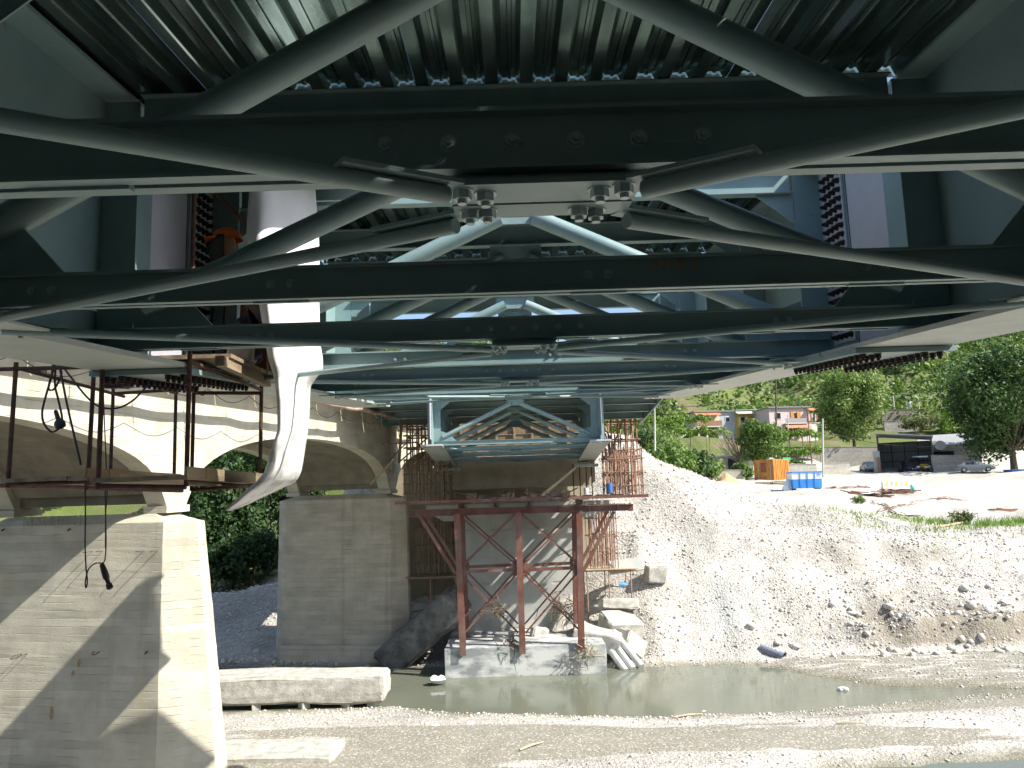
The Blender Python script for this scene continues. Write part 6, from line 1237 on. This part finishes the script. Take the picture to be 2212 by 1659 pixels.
def motorbike(label, x, y, Y, rz, c):
    p = gpt(x, y, Y); root = thing('motorbike', label, 'motorbike', tuple(p), rz)
    for xx in (-.62, .62):
        ring = [(xx + .3 * math.cos(a * .5236), 0, .3 + .3 * math.sin(a * .5236)) for a in range(13)]; MB().tube(ring, .05, 6).build('tyre', M['tyre_black'], root)
    MB().bar((-.5, 0, .35), (.35, 0, .5), .2, .28).build('engine', M['bolt'], root); MB().bar((-.1, 0, .78), (.4, 0, .85), .26, .24).build('tank', c, root); MB().bar((-.75, 0, .78), (-.12, 0, .76), .24, .1).build('saddle', M['bolt'], root); MB().tube([(.62, 0, .3), (.45, 0, 1.0)], .035, 6).build('fork', CS, root); MB().tube([(.42, -.35, 1.05), (.45, 0, 1.0), (.42, .35, 1.05)], .02, 6).build('handlebar', M['bolt'], root); MB().bar((.5, 0, .85), (.62, 0, .85), .2, .2).build('headlight', CS, root)
motorbike('white motorbike standing before the yellow tractor', 1982, 1018, 110.2, .5, PLW); motorbike('motorbike leaning at the tractor front wheel', 2000, 1019, 110.0, -.4, CS); motorbike('motorbike by the shed door leaf', 1944, 1018, 110.6, .9, M['bolt'])
x0, x1, zb, zt = rect(2190, 2235, 1015, 1050, 104); o = TB('blue_skip', 'plain blue skip at the picture edge under the big tree', 'skip', ((x0 + x1) / 2, 104.8, zb)); o.box((x0, 104, zb), (x1, 105.8, zt), 'body', C('skip_blue2', (.03, .13, .36))); o.box((x0 - .08, 103.92, zt + .002), (x1 + .08, 105.88, zt + .1), 'rim', M['skip_blue2'])

# ---- poles and wires
def pole(label, x, yt, yb, Y, r, m, dx=0, arm=False):
    a = at(x, yb, Y); b = at(x + dx, yt, Y); t_ = TB('utility_pole', label, 'pole', (a.x, a.y, a.z)); t_.add(MB().tube([a - Vector((0, 0, .8)), b], [r, r * .7], 10), 'shaft', m)
    if arm: t_.add(MB().bar(b + Vector((-.7, 0, -.4)), b + Vector((.7, 0, -.4)), .08, .08), 'cross_arm', m); [t_.add(MB().tube([b + Vector((q, 0, -.36)), b + Vector((q, 0, -.2))], .04, 6), 'insulator', PLW) for q in (-.6, 0, .6)]
    return b
PC = C('pole_concrete', (.46, .45, .38), (.54, .53, .46)); PD = C('pole_dark', (.07, .055, .045), (.12, .09, .07)); PR = C('pole_rust', (.15, .055, .04), (.22, .09, .06))
b1 = pole('pale concrete pole rising behind the blue skip', 1777, 904, 1030, 101, .14, PC); b2 = pole('leaning rust red pole left of the pale one', 1755, 888, 1013, 106, .09, PR, dx=-11); b3 = pole('dark tall pole in front of the yellow house', 1676, 815, 930, 128, .15, PD, arm=True); b4 = pole('pale slim post in front of the pink house', 1702, 896, 968, 122, .09, PC); b5 = pole('pale pole at the top of the gravel heap', 1414, 878, 955, 74, .09, PC)
def wire(label, a, b, sag=.8):
    pts = [a.lerp(b, t / 12) - Vector((0, 0, sag * 4 * (t / 12) * (1 - t / 12))) for t in range(13)]; tag(MB().tube(pts, .035, 4).build('overhead_wire', M['cable']), label, 'wire')
wire('overhead wire from the heap pole to the dark tall pole', b5, b3, 1.5); wire('overhead wire from the pale pole across the shed', b1 - Vector((0, 0, 1.5)), at(2020, 962, 112.3), .8); wire('overhead wire between the leaning pole and the dark tall pole', b2, b3, .6)
for k in range(9):
    x = 1905 + k * 27; yb_ = 884 - (k % 3); a = at(x, yb_, 152); o = MB().box((-.09, -.09, -1.2), (.09, .09, 2.3 + .2 * (k % 2))).build('terrace_post', PC); o.location = (a.x, 152, a.z); tag(o, ['leftmost', 'second from the left', 'third from the left', 'fourth from the left', 'middle', 'fourth from the right', 'third from the right', 'second from the right', 'rightmost'][k] + ' slim pale vineyard post on the hillside terrace', 'post', 'vineyard posts on the terrace')
p = at(1967, 884, 151); person('distant figure in pale blue clothes among the terrace posts', (p.x, 151, p.z - .05), math.radians(-90), C('cloth_paleblue', (.5, .6, .68), (.62, .7, .76)), SKIN, M['bolt'], .05, sub=1)
# crest road structure glimpsed through the bridge
x0, x1, zb, zt = rect(1096, 1160, 700, 800, 210)
wt_ = TB('white_tower', 'pale tower block glimpsed beyond the braces on the hill', 'building', ((x0 + x1) / 2, 213, zb)); wt_.box((x0 + 1, 210, zb - 8), (x1 - 1, 216, zb + 6.5), 'wall', PLW); wt_.box((x0 + .5, 209.5, zb + 6.502), (x1 - .5, 216.5, zb + 7), 'roof', M['roof_grey'])

for t_ in (g_, k_, ga): t_.face()
for t_ in (h1, h2, h3, h4): t_.face(-.35)
